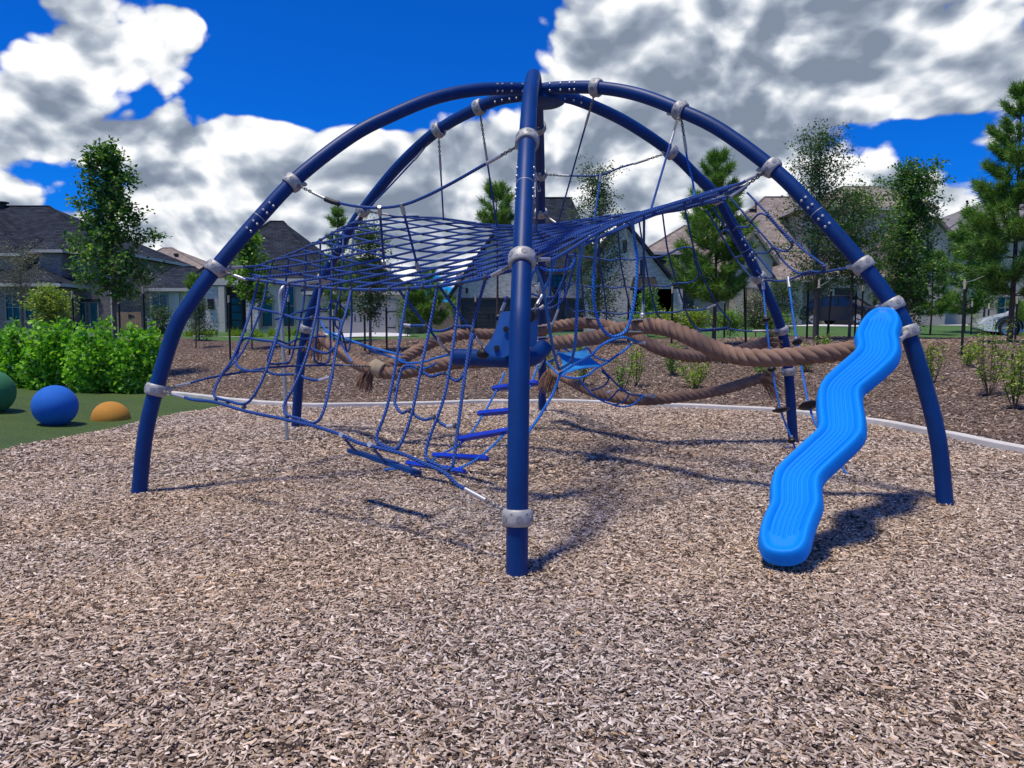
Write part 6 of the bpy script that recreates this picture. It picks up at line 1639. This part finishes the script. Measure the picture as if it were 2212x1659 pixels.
def car(label, px, Y, yaw, paint, prof, roofprof, wid, wheels, name='parked_car', zoff=0.0, suv=True):
    """prof: (x, z) side outline of the lower body, front at +x; roofprof: the glasshouse"""
    g = gp(px, Y); g[2] += zoff; root = thing(name, label, 'car', tuple(g))
    R = Matrix.Rotation(yaw, 4, 'Z'); M = Matrix.Translation(Vector(g)) @ R
    def tr(p): q = M @ Vector(p); return (q.x, q.y, q.z)
    def loft(poly, w0, w1, nsec=9, round_=.16, mat=paint, nm='body', crown=0.0):
        mb = MB(); n = len(poly); V = []
        for k in range(nsec):
            t = k / (nsec - 1) * 2 - 1
            s = 1 - round_ * max(0, abs(t) - .6) ** 2 / .16 * .35
            for x, z in poly:
                cx, cz = np.mean([p[0] for p in poly]), np.mean([p[1] for p in poly])
                w = w0 + (w1 - w0) * (z - min(p[1] for p in poly)) / (max(p[1] for p in poly) - min(p[1] for p in poly))
                V.append(tr((cx + (x - cx) * (1 - (1 - s) * .55), t * w / 2, cz + (z - cz) * (1 - (1 - s) * .35) + crown * (1 - t * t) * (z > cz))))
        F = [tuple(range(n)), tuple((nsec - 1) * n + i for i in reversed(range(n)))]
        for k in range(nsec - 1):
            for i in range(n): F.append((k * n + i, (k + 1) * n + i, (k + 1) * n + (i + 1) % n, k * n + (i + 1) % n))
        mb.add(V, F); return build(nm, mb, mat, root, smooth=35)
    body = loft(smooth_poly(prof), wid, wid * .94, crown=.02)
    gl = loft(roofprof, wid * .90, wid * .68, mat=m_cglass, nm='windows', round_=.1)
    xs = [p[0] for p in roofprof]; zt = max(p[1] for p in roofprof)
    top = [p for p in roofprof if p[1] > zt - .14]
    mb = MB(); x0, x1 = min(p[0] for p in top), max(p[0] for p in top)
    V = []; ns = 8
    for i in range(ns + 1):
        x = x0 - .06 + (x1 - x0 + .12) * i / ns
        for j in range(7):
            t = j / 6 * 2 - 1; V.append(tr((x, t * wid * .355, zt - .015 + .05 * (1 - t * t) * (1 - (2 * i / ns - 1) ** 2 * .6))))
    nv = len(V); V += [(a, b2, c - .05) for a, b2, c in V]; F = []
    for i in range(ns):
        for j in range(6): a = i * 7 + j; F += [(a, a + 7, a + 8, a + 1), (nv + a, nv + a + 1, nv + a + 8, nv + a + 7)]
    for i in range(ns): F += [(i * 7, nv + i * 7, nv + i * 7 + 7, i * 7 + 7), (i * 7 + 6, i * 7 + 13, nv + i * 7 + 13, nv + i * 7 + 6)]
    for j in range(6): F += [(j, j + 1, nv + j + 1, nv + j), (ns * 7 + j, nv + ns * 7 + j, nv + ns * 7 + j + 1, ns * 7 + j + 1)]
    mb.add(V, F); build('roof', mb, paint, root, smooth=True)
    for p0, p1 in (((roofprof[0]), (top[0])), ((roofprof[-1]), (top[-1]))):
        for sg in (-1, 1):
            mb = MB(); mb.tube(np.array([tr((p0[0], sg * wid * .44, p0[1])), tr((p1[0], sg * wid * .36, p1[1]))]), .045, 6); build('pillar', mb, paint, root, smooth=True)
    for sg in (-1, 1):
        for q in (.36, .66):
            xa = roofprof[0][0] * (1 - q) + roofprof[-1][0] * q; mb = MB(); mb.tube(np.array([tr((xa, sg * wid * .455, roofprof[0][1])), tr((xa - .08, sg * wid * .355, zt - .04))]), .035, 6); build('pillar', mb, paint, root, smooth=True)
    for wx in wheels:
        for sg in (-1, 1):
            c = (wx, sg * (wid / 2 - .10), .35); ax = R.to_3x3() @ Vector((0, sg, 0)); mb = MB()
            mb.lathe([(.20, -.11), (.33, -.11), (.355, -.07), (.355, .07), (.33, .115), (.24, .12), (.23, .08)], tr(c), ax, 26); w_o = build('wheel', mb, m_tyre, root, smooth=True)
            mb = MB(); mb.lathe([(.235, .09), (.24, .105), (.05, .075), (0, .10)], tr(c), ax, 26)
            for k in range(5):
                a = k * 2 * PI / 5; d = Vector((math.cos(a), 0, math.sin(a))); mb.tube(np.array([tr(Vector(c) + d * .05 + Vector((0, sg * .10, 0))), tr(Vector(c) + d * .225 + Vector((0, sg * .115, 0)))]), .028, 6)
            build('rim', mb, m_rim, w_o, smooth=True)
            mb = MB()
            arc = [tr((wx + .41 * math.cos(a), sg * (wid / 2 - .005), .36 + .41 * math.sin(a))) for a in np.linspace(-.1, PI + .1, 14)]; mb.tube(np.array(arc), .035, 6); build('wheel_arch', mb, m_tyre, root, smooth=True)
    return root, tr, R
def smooth_poly(P): return [tuple(p[[0, 2]]) for p in smoothpath([np.array([x, 0, z]) for x, z in P], 4, closed=True)]
suvp = [(-2.25, .30), (-2.32, .70), (-2.22, 1.02), (-1.2, 1.08), (0, 1.08), (1.15, 1.08), (1.75, 1.00), (2.18, .86), (2.32, .60), (2.25, .32), (1.2, .24), (-1.2, .24)]
suvr = [(-2.1, 1.02), (-1.75, 1.50), (-1.2, 1.66), (-.1, 1.69), (.42, 1.62), (1.28, 1.04)]
root, tr, R = car('black sport utility car parked facing the playground behind the tree stakes', 1818, 44, -PI / 2 + .62, m_cblack, suvp, suvr, 1.88, (1.42, -1.38))
for sg in (-1, 1):
    mb = MB(); mb.add([tr(p) for p in ((2.06, sg * .88, .86), (2.26, sg * .55, .82), (2.30, sg * .55, .73), (2.10, sg * .90, .76))] + [tr(p) for p in ((2.02, sg * .84, .86), (2.2, sg * .55, .82), (2.2, sg * .55, .73), (2.05, sg * .86, .76))], [(0, 1, 2, 3), (7, 6, 5, 4), (0, 4, 5, 1), (1, 5, 6, 2), (2, 6, 7, 3), (3, 7, 4, 0)]); build('headlight', mb, m_lamp, root)
    mb = MB(); mb.ball(tr((1.0, sg * 1.02, 1.12)), .11, 10, 8, .8, 1.1, .8); build('mirror', mb, m_cblack, root, smooth=True)
mb = MB(); mb.box(tr((2.30, 0, .70)), (.06, 1.0, .26), M=R.to_3x3()); gr = build('grille', mb, m_iron, root)
mb = MB()
mb.tube(np.array([tr((2.345, .105 * math.cos(a), .72 + .115 * math.sin(a))) for a in np.linspace(0, 2 * PI, 17)]), .013, 5)
for sg in (-1, 1): mb.tube(np.array([tr((2.345, sg * .012, .815)), tr((2.345, sg * .065, .635))]), .013, 5)
mb.tube(np.array([tr((2.345, -.035, .70)), tr((2.345, .035, .70))]), .010, 5)
build('badge', mb, m_steel, gr, smooth=True)
mb = MB(); mb.box(tr((2.33, .05, .47)), (.03, .32, .16), M=R.to_3x3()); build('number_plate', mb, m_plate, root)
mb = MB(); mb.box(tr((2.30, 0, .33)), (.08, 1.5, .06), M=R.to_3x3()); build('bumper_trim', mb, m_steel, root)
carp = [(-2.2, .28), (-2.3, .62), (-2.2, .98), (-1.3, 1.0), (0, .98), (.95, .96), (1.6, .86), (2.1, .70), (2.3, .50), (2.25, .28), (1.2, .2), (-1.2, .2)]
carr = [(-1.95, .96), (-1.2, 1.36), (-.5, 1.46), (.15, 1.40), (1.2, .93)]
root, tr, R = car('pale white hatchback car with black glass cut off by the right picture edge', 2262, 27.0, PI - .42, m_cwhite, carp, carr, 1.84, (1.38, -1.42), zoff=-.10)
mb = MB(); mb.add([tr(p) for p in ((2.05, .86, .70), (1.55, .92, .80), (1.55, .92, .74), (2.08, .86, .62))] + [tr(p) for p in ((2.0, .80, .70), (1.5, .86, .80), (1.5, .86, .74), (2.0, .80, .62))], [(0, 1, 2, 3), (7, 6, 5, 4), (0, 4, 5, 1), (1, 5, 6, 2), (2, 6, 7, 3), (3, 7, 4, 0)]); build('headlight', mb, m_lamp, root)
for sg in (-1, 1):
    mb = MB(); mb.ball(tr((.85, sg * .98, 1.0)), .10, 10, 8, .8, 1.1, .8); build('mirror', mb, m_cwhite, root, smooth=True)
# small green utility box by the cream house
g = gp(461, 36); bx = thing('utility_box', 'small dark green box on a post beside the cream house entry', 'utility box', tuple(g))
mb = MB(); c = at(461, 718, 36); mb.box(c, (.34, .2, .24)); build('cabinet', mb, simple('green_enamel', (.01, .07, .04), .5), bx); mb = MB(); mb.box((c[0], c[1], (g[2] + c[2]) / 2 - .1), (.06, .06, c[2] - g[2] + .1)); build('post', mb, m_iron, bx)
